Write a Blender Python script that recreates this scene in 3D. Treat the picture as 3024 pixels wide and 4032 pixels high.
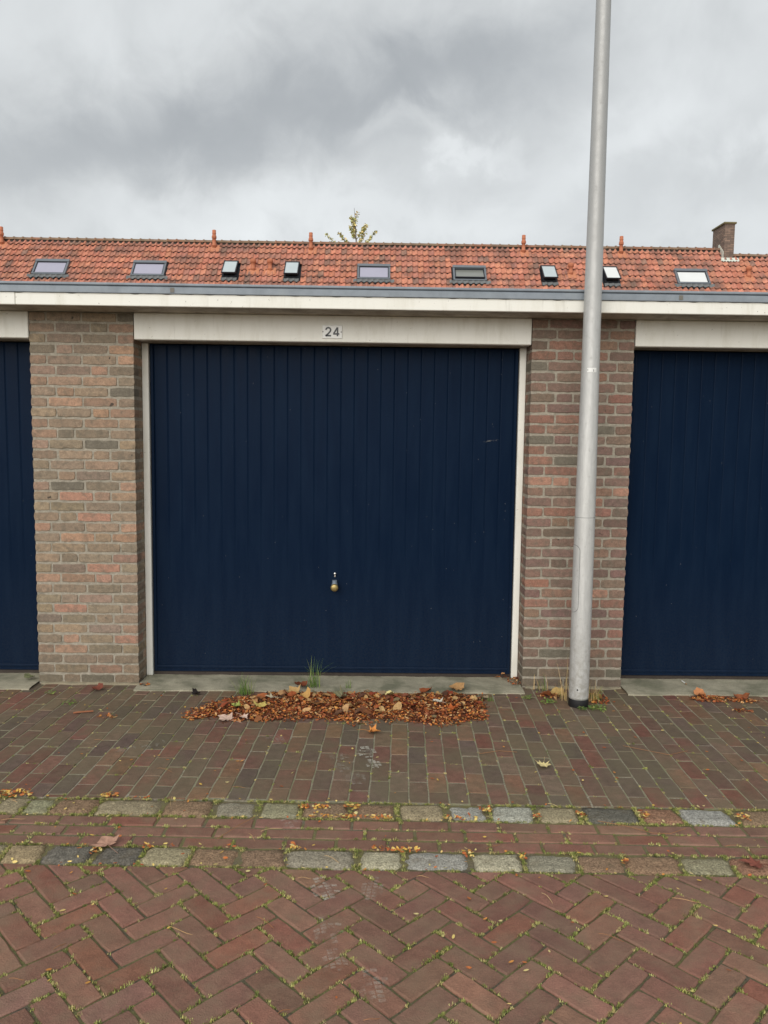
import bpy, math, random
import numpy as np
from mathutils import Vector, Matrix, noise

rnd = random.Random(24)
sc = bpy.context.scene
for o in list(bpy.data.objects):
    bpy.data.objects.remove(o)
COL = sc.collection
PI = math.pi

# ------------------------------------------------------------------ camera
CAM = Vector((0.2734, -4.9348, 1.5925))
PITCH, ROLL, YAW, FPX = 0.0907, 0.0126, 0.0117, 3050.0
fwd = Vector((math.sin(YAW) * math.cos(PITCH), math.cos(YAW) * math.cos(PITCH), -math.sin(PITCH)))
r0 = Vector((math.cos(YAW), -math.sin(YAW), 0))
u0 = r0.cross(fwd)
rgt = r0 * math.cos(ROLL) + u0 * math.sin(ROLL)
upv = u0 * math.cos(ROLL) - r0 * math.sin(ROLL)
cam = bpy.data.cameras.new('camera')
cam.sensor_fit = 'VERTICAL'
cam.sensor_height = 36.0
cam.lens = 36.0 * FPX / 4032.0
cam.clip_start, cam.clip_end = 0.05, 3000.0
cobj = bpy.data.objects.new('camera', cam)
COL.objects.link(cobj)
cm = Matrix((rgt, upv, -fwd)).transposed().to_4x4()
cm.translation = CAM
cobj.matrix_world = cm
sc.camera = cobj
sc.render.resolution_x, sc.render.resolution_y = 768, 1024


def project(p):
    d = Vector(p) - CAM
    z = d.dot(fwd)
    if z < 0.05:
        return None
    return (1512 + FPX * d.dot(rgt) / z, 2016 - FPX * d.dot(upv) / z, z)


# ------------------------------------------------------------------ world and light
SUN_EL, SUN_AZ = math.radians(26), math.radians(-20)   # azimuth measured from straight behind the camera
sd = Vector((math.sin(SUN_AZ) * math.cos(SUN_EL), -math.cos(SUN_AZ) * math.cos(SUN_EL), math.sin(SUN_EL)))

w = bpy.data.worlds.new('World')
sc.world = w
w.use_nodes = True
wt = w.node_tree
wt.nodes.clear()


class NT:
    """small helper to chain shader nodes"""
    def __init__(self, tree):
        self.t = tree

    def n(self, typ, **kw):
        nd = self.t.nodes.new(typ)
        for k, v in kw.items():
            setattr(nd, k, v)
        return nd

    def link(self, a, b):
        self.t.links.new(a, b)

    def put(self, sock, v):
        if isinstance(v, bpy.types.NodeSocket):
            self.t.links.new(v, sock)
        else:
            sock.default_value = v

    def math(self, op, a, b=0.0, c=0.0, clamp=False):
        nd = self.n('ShaderNodeMath', operation=op)
        nd.use_clamp = clamp
        self.put(nd.inputs[0], a)
        self.put(nd.inputs[1], b)
        self.put(nd.inputs[2], c)
        return nd.outputs[0]

    def mix(self, fac, a, b, blend='MIX'):
        nd = self.n('ShaderNodeMix', data_type='RGBA', blend_type=blend)
        self.put(nd.inputs[0], fac)
        self.put(nd.inputs[6], a)
        self.put(nd.inputs[7], b)
        return nd.outputs[2]

    def noise(self, vec, scale, detail=4.0, rough=0.55, dist=0.0):
        nd = self.n('ShaderNodeTexNoise')
        if vec is not None:
            self.link(vec, nd.inputs['Vector'])
        nd.inputs['Scale'].default_value = scale
        nd.inputs['Detail'].default_value = detail
        nd.inputs['Roughness'].default_value = rough
        nd.inputs['Distortion'].default_value = dist
        return nd.outputs['Fac']

    def ramp(self, v, a, b, lo=0.0, hi=1.0, smooth=True):
        nd = self.n('ShaderNodeMapRange')
        nd.interpolation_type = 'SMOOTHSTEP' if smooth else 'LINEAR'
        self.put(nd.inputs[0], v)
        for i, x in enumerate((a, b, lo, hi)):
            nd.inputs[i + 1].default_value = x
        return nd.outputs[0]


def rgba(c, a=1.0):
    return (c[0], c[1], c[2], a)


def srgb(r, g, b):
    def f(x):
        x /= 255.0
        return x / 12.92 if x <= 0.04045 else ((x + 0.055) / 1.055) ** 2.4
    return (f(r), f(g), f(b))


W = NT(wt)
sky = W.n('ShaderNodeTexSky')
sky.sky_type = 'NISHITA'
sky.sun_disc = False
sky.sun_elevation = SUN_EL
sky.sun_rotation = math.atan2(sd.x, sd.y)
sky.air_density, sky.dust_density, sky.ozone_density = 1.0, 3.0, 1.0
tc = W.n('ShaderNodeTexCoord')
sep = W.n('ShaderNodeSeparateXYZ')
W.link(tc.outputs['Generated'], sep.inputs[0])
dx, dy, dz = sep.outputs
zz = W.math('ADD', W.math('MAXIMUM', dz, 0.0), 0.16)
cu = W.math('DIVIDE', dx, zz)
cv = W.math('DIVIDE', dy, zz)
comb = W.n('ShaderNodeCombineXYZ')
W.link(cu, comb.inputs[0])
W.link(cv, comb.inputs[1])
cloudvec = comb.outputs[0]
# broken layers of stratocumulus, seen as a flat deck
n_big = W.noise(cloudvec, 0.55, 3.0, 0.5, 0.3)
n_mid = W.noise(tc.outputs['Generated'], 5.5, 6.0, 0.55, 0.5)
n_fine = W.noise(tc.outputs['Generated'], 14.0, 5.0, 0.55, 0.3)
# cloud banks of this sky: centre (azimuth, elevation tangent), size, tilt
front = W.ramp(dy, 0.15, 0.45)
safe = W.math('MAXIMUM', dy, 0.05)
wa = W.math('ADD', W.math('DIVIDE', dx, safe), W.math('MULTIPLY', W.math('SUBTRACT', n_mid, 0.5), 0.26))
we = W.math('ADD', W.math('DIVIDE', dz, safe), W.math('MULTIPLY', W.math('SUBTRACT', n_fine, 0.5), 0.14))


def bank(a0, e0, sa, se, tilt):
    c, s = math.cos(tilt), math.sin(tilt)
    x = W.math('SUBTRACT', wa, a0)
    y = W.math('SUBTRACT', we, e0)
    p = W.math('DIVIDE', W.math('ADD', W.math('MULTIPLY', x, c), W.math('MULTIPLY', y, s)), sa)
    q = W.math('DIVIDE', W.math('SUBTRACT', W.math('MULTIPLY', y, c), W.math('MULTIPLY', x, s)), se)
    r2 = W.math('ADD', W.math('MULTIPLY', p, p), W.math('MULTIPLY', q, q))
    return W.math('MULTIPLY', W.math('EXPONENT', W.math('MULTIPLY', r2, -1.0)), front)


def PXD(x, y):
    d = fwd + rgt * ((x - 1512) / FPX) - upv * ((y - 2016) / FPX)
    return d.x / d.y, d.z / d.y


lum = W.math('ADD', W.math('MULTIPLY', W.math('SUBTRACT', n_big, 0.5), 0.22),
             W.math('ADD', W.math('MULTIPLY', W.math('SUBTRACT', n_mid, 0.5), 0.28), 0.625))
lum = W.math('ADD', lum, W.math('MULTIPLY', W.math('SUBTRACT', n_fine, 0.5), 0.12))
for (px, py, sa, se, tilt, amt) in (
        (150, 600, 0.34, 0.075, 0.06, -0.17), (900, 470, 0.30, 0.085, 0.20, -0.13), (1500, 330, 0.30, 0.080, 0.14, -0.15), (2050, 260, 0.20, 0.07, 0.10, -0.13),
        (1480, 740, 0.06, 0.045, 0.0, -0.10), (1780, 770, 0.05, 0.03, 0.2, -0.06), (2650, 700, 0.14, 0.05, 0.3, -0.08), (2100, 870, 0.10, 0.03, 0.3, -0.05),
        (1830, 590, 0.060, 0.015, 0.08, 0.15), (1400, 700, 0.05, 0.05, 0.6, 0.07), (1480, 475, 0.05, 0.02, 0.2, 0.14), (1690, 480, 0.05, 0.022, -0.2, 0.15),
        (620, 190, 0.16, 0.10, 0.5, 0.08), (100, 120, 0.2, 0.08, 0.2, 0.05), (900, 760, 0.34, 0.05, 0.05, 0.08), (2750, 300, 0.22, 0.12, 0.5, 0.09), (1250, 830, 0.30, 0.035, 0.03, 0.06), (2450, 560, 0.12, 0.03, 0.5, 0.07),
        (2960, 560, 0.05, 0.02, 0.3, 0.14), (1700, 890, 0.6, 0.04, 0.0, 0.09)):
    a0, e0 = PXD(px, py)
    lum = W.math('ADD', lum, W.math('MULTIPLY', bank(a0, e0, sa, se, tilt), amt))
lum = W.math('MINIMUM', W.math('MAXIMUM', lum, 0.28), 1.0)
ramp = W.n('ShaderNodeValToRGB')
W.link(lum, ramp.inputs[0])
cr = ramp.color_ramp
cr.elements[0].position = 0.28
cr.elements[0].color = (3.42, 3.62, 3.80, 1)
cr.elements[1].position = 0.95
cr.elements[1].color = (8.0, 8.3, 8.4, 1)
e = cr.elements.new(0.58)
e.color = (5.25, 5.46, 5.55, 1)
skymix = W.mix(0.95, sky.outputs[0], ramp.outputs[0])
bg = W.n('ShaderNodeBackground')
W.link(skymix, bg.inputs[0])
bg.inputs[1].default_value = 0.082
out = W.n('ShaderNodeOutputWorld')
W.link(bg.outputs[0], out.inputs[0])

sun = bpy.data.lights.new('sun', 'SUN')
sun.energy = 1.5
sun.angle = math.radians(60)
sun.color = (1.0, 0.965, 0.91)
so = bpy.data.objects.new('sun', sun)
COL.objects.link(so)
so.rotation_euler = (-sd).to_track_quat('-Z', 'Y').to_euler()
so.location = (0, -6, 9)

sc.view_settings.view_transform = 'Standard'
sc.view_settings.look = 'None'
sc.view_settings.exposure = 0.58
sc.view_settings.gamma = 1.0
sc.view_settings.use_curve_mapping = False
sc.render.engine = 'CYCLES'

# ------------------------------------------------------------------ object helpers


def link(name, me, parent=None, loc=None, rot=None, mw=None, color=None):
    o = bpy.data.objects.new(name, me)
    COL.objects.link(o)
    if parent is not None:
        o.parent = parent
    if mw is not None:
        o.matrix_basis = mw
    else:
        if loc is not None:
            o.location = loc
        if rot is not None:
            o.rotation_euler = rot
    if color is not None:
        o.color = (color[0], color[1], color[2], 1)
    return o


def mesh(name, verts, faces, mat, tint=None, smooth=False):
    me = bpy.data.meshes.new(name)
    me.from_pydata([tuple(v) for v in verts], [], faces)
    if smooth:
        me.polygons.foreach_set('use_smooth', [True] * len(me.polygons))
    at = me.color_attributes.new('tint', 'FLOAT_COLOR', 'POINT')
    n = len(me.vertices)
    arr = np.ones((n, 4), np.float32)
    if tint is not None:
        t = np.asarray(tint, np.float32)
        arr[:, :3] = t
    at.data.foreach_set('color', arr.ravel())
    if mat:
        me.materials.append(mat)
    me.update()
    return me


class Acc:
    """collects many small shapes for one mesh"""
    def __init__(self):
        self.v, self.f, self.t = [], [], []

    def add(self, verts, faces, tint=(1, 1, 1), mw=None):
        b = len(self.v)
        if mw is not None:
            verts = [mw @ Vector(v) for v in verts]
        self.v.extend(verts)
        self.f.extend([tuple(i + b for i in f) for f in faces])
        self.t.extend([tint] * len(verts))

    def box(self, x0, x1, y0, y1, z0, z1, tint=(1, 1, 1), mw=None):
        v = [(x, y, z) for z in (z0, z1) for y in (y0, y1) for x in (x0, x1)]
        f = [(0, 2, 3, 1), (4, 5, 7, 6), (0, 1, 5, 4), (1, 3, 7, 5), (3, 2, 6, 7), (2, 0, 4, 6)]
        self.add(v, f, tint, mw)

    def mesh(self, name, mat, smooth=False):
        return mesh(name, self.v, self.f, mat, self.t, smooth)


def thing(name, label, cat, loc=(0, 0, 0), group=None, rot=None):
    o = link(name, None, None, loc, rot)
    o.empty_display_size = 0.1
    tag(o, label, cat, group)
    return o


def tag(o, label=None, cat=None, group=None, kind=None):
    if label:
        o['label'] = label
    if cat:
        o['category'] = cat
    if group:
        o['group'] = group
    if kind:
        o['kind'] = kind
    return o


def bbox_mesh(name, x0, x1, y0, y1, z0, z1, mat, bev=0.003):
    """box with chamfered edges"""
    b = min(bev, (x1 - x0) / 3, (y1 - y0) / 3, (z1 - z0) / 3)
    import bmesh
    bm = bmesh.new()
    bmesh.ops.create_cube(bm, size=1.0)
    for v in bm.verts:
        v.co = Vector(((x0 + x1) / 2 + v.co.x * (x1 - x0), (y0 + y1) / 2 + v.co.y * (y1 - y0), (z0 + z1) / 2 + v.co.z * (z1 - z0)))
    bmesh.ops.bevel(bm, geom=list(bm.edges), offset=b, segments=1, affect='EDGES')
    v = [tuple(x.co) for x in bm.verts]
    bm.verts.index_update()
    f = [tuple(x.index for x in p.verts) for p in bm.faces]
    bm.free()
    return mesh(name, v, f, mat)


def lathe(profile, n=24, cap=True):
    """profile list of (r,z); returns verts, faces"""
    v, f = [], []
    for (r, z) in profile:
        for i in range(n):
            a = 2 * PI * i / n
            v.append((r * math.cos(a), r * math.sin(a), z))
    for j in range(len(profile) - 1):
        for i in range(n):
            a, b = j * n + i, j * n + (i + 1) % n
            f.append((a, b, b + n, a + n))
    if cap:
        f.append(tuple(reversed(range(n))))
        f.append(tuple(range((len(profile) - 1) * n, len(profile) * n)))
    return v, f


def tube(pts, radii, n=6):
    v, f = [], []
    for k, p in enumerate(pts):
        p = Vector(p)
        d = (Vector(pts[min(k + 1, len(pts) - 1)]) - Vector(pts[max(k - 1, 0)])).normalized()
        a = d.cross(Vector((0.3, 0.9, 0.31))).normalized()
        b = d.cross(a)
        for i in range(n):
            t = 2 * PI * i / n
            v.append(p + (a * math.cos(t) + b * math.sin(t)) * radii[k])
    for k in range(len(pts) - 1):
        for i in range(n):
            a0, b0 = k * n + i, k * n + (i + 1) % n
            f.append((a0, b0, b0 + n, a0 + n))
    f.append(tuple(reversed(range(n))))
    f.append(tuple(range((len(pts) - 1) * n, len(pts) * n)))
    return v, f


def piece(poly, seed, h=0.06, bev=0.004, wob=0.0012, seg=0.055, crown=0.0, chip=0.0):
    """a worn brick-like prism: poly = convex outline (ccw), top at z=0"""
    R = random.Random(seed)
    pts = []
    n = len(poly)
    for i in range(n):
        a, b = Vector(poly[i]), Vector(poly[(i + 1) % n])
        L = (b - a).length
        k = max(1, int(round(L / seg)))
        for j in range(k):
            p = a.lerp(b, j / k)
            e = (b - a).normalized()
            nrm = Vector((e.y, -e.x))
            if j == 0:
                prev = (a - Vector(poly[i - 1])).normalized()
                inw = (e - prev)
                if inw.length > 1e-6:
                    p = p + inw.normalized() * R.uniform(0.0008, 0.0025 + chip)
            else:
                p = p + nrm * R.uniform(-wob, wob)
            pts.append(p)
    m = len(pts)
    ins = []
    for i in range(m):
        e1 = (pts[i] - pts[i - 1])
        e2 = (pts[(i + 1) % m] - pts[i])
        t = (e1.normalized() + e2.normalized())
        if t.length < 1e-6:
            t = e2
        t.normalize()
        ins.append(Vector((-t.y, t.x)))
    V, F = [], []
    c = sum(pts, Vector((0, 0))) / m
    for i in range(m):
        bb = bev * R.uniform(0.7, 1.5)
        p = pts[i] + ins[i] * bb
        V.append((p.x, p.y, R.uniform(-0.0006, 0.0004)))
    for i in range(m):
        V.append((pts[i].x, pts[i].y, -bev * R.uniform(0.8, 1.5)))
    for i in range(m):
        V.append((pts[i].x, pts[i].y, -h))
    V.append((c.x, c.y, crown))
    for i in range(m):
        j = (i + 1) % m
        F.append((i, j, 3 * m))
        F.append((i + m, j + m, j, i))
        F.append((i + 2 * m, j + 2 * m, j + m, i + m))
    return V, F


def rect(w, l):
    return [(-w / 2, -l / 2), (w / 2, -l / 2), (w / 2, l / 2), (-w / 2, l / 2)]


def clip(poly, a, b, c):
    """keep the part of a polygon where a*x+b*y<=c"""
    outp = []
    for i in range(len(poly)):
        p, q = poly[i], poly[(i + 1) % len(poly)]
        dp, dq = a * p[0] + b * p[1] - c, a * q[0] + b * q[1] - c
        if dp <= 0:
            outp.append(p)
        if (dp < 0 < dq) or (dq < 0 < dp):
            t = dp / (dp - dq)
            outp.append((p[0] + (q[0] - p[0]) * t, p[1] + (q[1] - p[1]) * t))
    return outp


def area(poly):
    return 0.5 * sum(poly[i][0] * poly[(i + 1) % len(poly)][1] - poly[(i + 1) % len(poly)][0] * poly[i][1] for i in range(len(poly)))


def desat(c, k=0.3):
    g_ = c[0] * 0.3 + c[1] * 0.55 + c[2] * 0.15
    return tuple(x * (1 - k) + g_ * k for x in c)


def squeeze(lst, k, sat=0.25):
    """pull a palette towards its own mean"""
    m = [sum(c[i] for c in lst) / len(lst) for i in range(3)]
    return [desat(tuple(c[i] * (1 - k) + m[i] * k for i in range(3)), sat) for c in lst]


def vary(c, d=0.12, R=rnd):
    k = 1 + R.uniform(-d, d)
    return tuple(max(0.0, x * k * (1 + R.uniform(-d, d) * 0.35)) for x in c)


# ------------------------------------------------------------------ materials


def mat(name):
    m = bpy.data.materials.new(name)
    m.use_nodes = True
    t = m.node_tree
    b = t.nodes['Principled BSDF']
    return m, NT(t), b


def pos(N):
    return N.n('ShaderNodeNewGeometry').outputs['Position']


def base_colour(N):
    oi = N.n('ShaderNodeObjectInfo')
    at = N.n('ShaderNodeAttribute', attribute_name='tint')
    return N.mix(1.0, oi.outputs['Color'], at.outputs['Color'], 'MULTIPLY')


def bump(N, b, hgt, strength, dist=0.01):
    nd = N.n('ShaderNodeBump')
    nd.inputs['Strength'].default_value = strength
    nd.inputs['Distance'].default_value = dist
    N.put(nd.inputs['Height'], hgt)
    N.link(nd.outputs[0], b.inputs['Normal'])


def mottled(name, var=0.35, vs=30, rough=0.85, bs=220, bstr=0.5, bdist=0.004, stain=None, stain_s=6, stain_lo=0.5, stain_hi=0.7,
            stain_amt=0.6, fine=0.25, fine_s=350, spec=0.3, spot=None):
    m, N, b = mat(name)
    P = pos(N)
    c = base_colour(N)
    n1 = N.noise(P, vs, 5, 0.6)
    v = N.ramp(n1, 0.25, 0.75, 1 - var, 1 + var, False)
    n2 = N.noise(P, fine_s, 3, 0.6)
    v = N.math('MULTIPLY', v, N.ramp(n2, 0.25, 0.75, 1 - fine, 1 + fine, False))
    hsv = N.n('ShaderNodeHueSaturation')
    N.link(c, hsv.inputs['Color'])
    N.link(v, hsv.inputs['Value'])
    c = hsv.outputs[0]
    if stain:
        s = N.noise(P, stain_s, 6, 0.62, 0.4)
        c = N.mix(N.ramp(s, stain_lo, stain_hi, 0.0, stain_amt), c, rgba(stain))
    if spot:
        s2 = N.noise(P, spot[1], 2, 0.5)
        c = N.mix(N.ramp(s2, spot[2], spot[2] + 0.05, 0.0, 0.85), c, rgba(spot[0]))
    N.link(c, b.inputs['Base Color'])
    b.inputs['Roughness'].default_value = rough
    b.inputs['Specular IOR Level'].default_value = spec
    h = N.math('ADD', N.noise(P, bs, 4, 0.65), N.math('MULTIPLY', N.noise(P, bs * 0.22, 3, 0.5), 0.8))
    bump(N, b, h, bstr, bdist)
    return m


M_wallbrick = mottled('wall_brick', 0.26, 38, 0.92, 230, 0.9, 0.005, stain=srgb(112, 105, 92), stain_s=22, stain_lo=0.44, stain_hi=0.70,
                      stain_amt=0.6, fine=0.26, fine_s=150, spot=(srgb(62, 58, 54), 17, 0.70))
M_mortar = mottled('lime_mortar', 0.20, 40, 0.95, 190, 0.9, 0.006, stain=srgb(112, 110, 98), stain_s=12, stain_amt=0.5, fine=0.25, fine_s=220)
M_paver = mottled('clinker_paver', 0.30, 24, 0.7, 200, 0.8, 0.004, stain=srgb(112, 103, 82), stain_s=3.4, stain_lo=0.34, stain_hi=0.66,
                  stain_amt=0.68, fine=0.24, fine_s=170, spec=0.35)
M_road = mottled('road_clinker', 0.22, 18, 0.66, 210, 0.9, 0.004, stain=srgb(134, 113, 92), stain_s=7, stain_lo=0.38, stain_hi=0.72,
                 stain_amt=0.6, fine=0.22, fine_s=200, spec=0.4)
M_sett = mottled('granite_sett', 0.30, 45, 0.9, 130, 1.0, 0.009, stain=srgb(122, 108, 86), stain_s=14, stain_lo=0.48, stain_hi=0.75,
                 stain_amt=0.5, fine=0.62, fine_s=150, spec=0.2)
M_tile = mottled('clay_pantile', 0.18, 4.0, 0.9, 60, 0.3, 0.006, stain=srgb(112, 92, 84), stain_s=1.7, stain_lo=0.46, stain_hi=0.64,
                 stain_amt=0.62, fine=0.26, fine_s=14, spec=0.2)
M_terra = mottled('terracotta', 0.14, 6, 0.75, 60, 0.2, 0.004, fine=0.1, fine_s=30)
M_ridge = mottled('weathered_ridge', 0.2, 5, 0.85, 60, 0.3, 0.005, stain=srgb(140, 120, 96), stain_s=2.2, stain_lo=0.4, stain_hi=0.6, stain_amt=0.6, fine=0.15, fine_s=25)
M_concrete = mottled('old_concrete', 0.22, 9, 0.9, 150, 0.6, 0.005, stain=srgb(104, 106, 86), stain_s=4, stain_lo=0.42, stain_hi=0.68, stain_amt=0.75,
                     fine=0.18, fine_s=160)
M_leaf = mottled('dry_leaf', 0.25, 60, 0.7, 200, 0.3, 0.002, fine=0.1)
M_plant = mottled('green_plant', 0.2, 80, 0.6, 200, 0.2, 0.002, fine=0.1)
M_tleaf = mottled('tree_leaf', 0.15, 2, 0.6, 40, 0.1, 0.002, fine=0.1, fine_s=10)
M_bark = mottled('bark', 0.25, 20, 0.9, 60, 0.6, 0.01)
M_twig = mottled('dry_stalk', 0.2, 60, 0.8, 200, 0.2, 0.002)


def plain(name, col, rough=0.6, metal=0.0, spec=0.4, var=0.06, vs=20, bstr=0.1):
    m, N, b = mat(name)
    P = pos(N)
    n1 = N.noise(P, vs, 5, 0.6)
    hsv = N.n('ShaderNodeHueSaturation')
    hsv.inputs['Color'].default_value = rgba(col)
    N.link(N.ramp(n1, 0.25, 0.75, 1 - var, 1 + var, False), hsv.inputs['Value'])
    N.link(hsv.outputs[0], b.inputs['Base Color'])
    b.inputs['Roughness'].default_value = rough
    b.inputs['Metallic'].default_value = metal
    b.inputs['Specular IOR Level'].default_value = spec
    bump(N, b, N.noise(P, vs * 6, 3, 0.6), bstr, 0.002)
    return m


def white_paint():
    m, N, b = mat('weathered_white_paint')
    P = pos(N)
    mp = N.n('ShaderNodeMapping')
    N.link(P, mp.inputs[0])
    mp.inputs['Scale'].default_value = (1.0, 1.0, 0.25)
    streak = N.noise(mp.outputs[0], 9, 6, 0.65, 0.3)
    spots = N.noise(P, 55, 3, 0.5)
    c = N.mix(N.ramp(streak, 0.45, 0.8, 0.0, 0.45), rgba((0.86, 0.845, 0.775)), rgba(srgb(198, 192, 172)))
    c = N.mix(N.ramp(spots, 0.70, 0.76, 0.0, 0.55), c, rgba(srgb(110, 102, 88)))
    m2 = N.n('ShaderNodeMapping')
    N.link(P, m2.inputs[0])
    m2.inputs['Scale'].default_value = (26.0, 26.0, 2.2)
    drip = N.noise(m2.outputs[0], 1.0, 4, 0.6)
    c = N.mix(N.ramp(drip, 0.58, 0.78, 0.0, 0.26), c, rgba(srgb(146, 138, 118)))
    N.link(c, b.inputs['Base Color'])
    b.inputs['Roughness'].default_value = 0.55
    bump(N, b, N.math('ADD', streak, N.noise(P, 120, 3)), 0.25, 0.002)
    return m


M_white = white_paint()


def soffit_paint():
    m, N, b = mat('dirty_soffit_paint')
    P = pos(N)
    a = N.noise(P, 7, 7, 0.68, 0.5)
    d = N.noise(P, 42, 4, 0.6)
    c = N.mix(N.ramp(a, 0.35, 0.7, 0.0, 0.8), rgba(srgb(176, 168, 156)), rgba(srgb(122, 112, 100)))
    c = N.mix(N.ramp(d, 0.64, 0.72, 0.0, 0.8), c, rgba(srgb(70, 62, 52)))
    N.link(c, b.inputs['Base Color'])
    b.inputs['Roughness'].default_value = 0.85
    bump(N, b, N.noise(P, 90, 4), 0.5, 0.003)
    return m


M_soffit = soffit_paint()


def navy_paint():
    m, N, b = mat('navy_door_paint')
    P = pos(N)
    mp = N.n('ShaderNodeMapping')
    N.link(P, mp.inputs[0])
    mp.inputs['Scale'].default_value = (1, 1, 0.12)
    st = N.noise(mp.outputs[0], 16, 5, 0.6)
    c = N.mix(N.ramp(st, 0.3, 0.75), rgba((0.0037, 0.0115, 0.0305)), rgba((0.0056, 0.0152, 0.0365)))
    # splashed dust low on the leaf and small specks
    sp = N.n('ShaderNodeSeparateXYZ')
    N.link(P, sp.inputs[0])
    low = N.math('MULTIPLY', N.ramp(sp.outputs[2], 0.95, 0.0), N.ramp(N.noise(P, 85, 5, 0.75), 0.32, 0.72))
    c = N.mix(N.math('MULTIPLY', low, 0.15), c, rgba(srgb(70, 72, 74)))
    vo = N.n('ShaderNodeTexVoronoi')
    vo.inputs['Scale'].default_value = 21
    N.link(P, vo.inputs['Vector'])
    dot = N.math('LESS_THAN', vo.outputs['Distance'], 0.045)
    sc_ = N.n('ShaderNodeSeparateColor')
    N.link(vo.outputs['Color'], sc_.inputs[0])
    pick = N.math('GREATER_THAN', sc_.outputs[0], 0.80)
    c = N.mix(N.math('MULTIPLY', N.math('MULTIPLY', dot, pick), 0.45), c, rgba(srgb(150, 152, 155)))
    N.link(c, b.inputs['Base Color'])
    N.put(b.inputs['Roughness'], N.math('ADD', N.ramp(st, 0.3, 0.75, 0.30, 0.42), N.math('MULTIPLY', low, 0.3)))
    b.inputs['Specular IOR Level'].default_value = 0.045
    bump(N, b, N.math('ADD', N.noise(P, 4, 2), N.math('MULTIPLY', N.noise(P, 150, 3), 0.06)), 0.15, 0.01)
    return m


M_navy = navy_paint()
M_zinc = mottled('weathered_zinc', 0.16, 14, 0.5, 90, 0.15, 0.002, stain=srgb(150, 156, 160), stain_s=7, stain_lo=0.5, stain_hi=0.75, stain_amt=0.5, fine=0.08)
M_dark = plain('black_rubber', (0.012, 0.012, 0.013), 0.6)
M_sill = plain('brown_steel_sill', srgb(62, 54, 48), 0.6, 0, 0.3, 0.25, 30)
M_grime = mottled('grime', 0.4, 60, 0.95, 150, 0.6, 0.004)
M_enamel = plain('white_enamel', (0.80, 0.80, 0.77), 0.22, 0, 0.5, 0.04, 40, 0.03)
M_ink = plain('black_enamel', (0.016, 0.016, 0.02), 0.25)
M_brass = plain('worn_brass', srgb(170, 150, 98), 0.42, 0.75, 0.5, 0.15, 120)
M_gunmetal = plain('grey_handle', srgb(96, 106, 118), 0.45, 0.4, 0.5, 0.1, 100)
M_chrome = plain('lock_metal', (0.75, 0.74, 0.72), 0.25, 0.9, 0.5, 0.05, 90)
M_lead = plain('lead_flashing', srgb(112, 114, 114), 0.7, 0.0, 0.4, 0.25, 6, 0.2)
M_velux = plain('grey_window_frame', srgb(116, 122, 128), 0.45, 0.2, 0.4, 0.08, 6)
M_veluxd = plain('dark_window_frame', srgb(38, 42, 48), 0.45, 0.1, 0.4, 0.08, 6)
M_pane_l = plain('pane_blind_and_painted_sky', srgb(168, 166, 182), 0.08, 0.0, 0.6, 0.03, 3, 0.0)  # lilac tone mixes a white blind with sky reflection painted in
M_pane_g = plain('pane_painted_cloud', srgb(186, 196, 198), 0.08, 0.0, 0.6, 0.05, 3, 0.0)  # pale base colour stands in for cloud mirrored in the glass
M_pane_w = plain('pane_with_white_blind', srgb(226, 228, 226), 0.08, 0.0, 0.6, 0.03, 3, 0.0)
M_pane_d = plain('dark_pane', srgb(126, 128, 122), 0.05, 0.0, 0.8, 0.05, 3, 0.0)
M_whitebutt = plain('cigarette_paper', (0.75, 0.74, 0.70), 0.8)


def aluminium():
    m, N, b = mat('brushed_aluminium')
    P = pos(N)
    mp = N.n('ShaderNodeMapping')
    N.link(P, mp.inputs[0])
    mp.inputs['Scale'].default_value = (1, 1, 0.18)
    a = N.noise(mp.outputs[0], 60, 5, 0.65)
    d = N.noise(P, 26, 6, 0.7, 0.3)
    c = N.mix(N.ramp(a, 0.3, 0.75), rgba((0.54, 0.54, 0.525)), rgba((0.65, 0.65, 0.63)))
    c = N.mix(N.ramp(d, 0.56, 0.70, 0.0, 0.45), c, rgba((0.34, 0.33, 0.30)))
    sp = N.n('ShaderNodeSeparateXYZ')
    N.link(P, sp.inputs[0])
    low = N.math('MULTIPLY', N.ramp(sp.outputs[2], 0.7, 0.05), N.ramp(d, 0.35, 0.6))
    c = N.mix(N.math('MULTIPLY', low, 0.5), c, rgba(srgb(140, 134, 120)))
    # darker grey put into the tube's base colour, growing with height
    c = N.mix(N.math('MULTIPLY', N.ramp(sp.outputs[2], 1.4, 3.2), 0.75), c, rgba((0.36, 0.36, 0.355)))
    N.link(c, b.inputs['Base Color'])
    b.inputs['Metallic'].default_value = 0.30
    N.put(b.inputs['Roughness'], N.ramp(d, 0.3, 0.7, 0.44, 0.58))
    bump(N, b, a, 0.08, 0.001)
    return m


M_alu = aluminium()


def joint_soil(name, moss_lo, moss_hi, base=(0.034, 0.030, 0.024), moss=None, amt=0.9, ns=7):
    m, N, b = mat(name)
    P = pos(N)
    a = N.noise(P, ns, 6, 0.7, 0.3)
    g = N.noise(P, 130, 4, 0.6)
    mo = moss or srgb(96, 100, 52)
    cc = N.mix(N.ramp(g, 0.3, 0.7), rgba(mo), rgba(tuple(x * 0.5 for x in mo)))
    gr = N.mix(N.ramp(g, 0.3, 0.7), rgba(base), rgba(tuple(x * 2.4 for x in base)))
    N.link(N.mix(N.ramp(a, moss_lo, moss_hi, 0.0, amt), gr, cc), b.inputs['Base Color'])
    b.inputs['Roughness'].default_value = 0.95
    bump(N, b, g, 1.0, 0.008)
    return m


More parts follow.
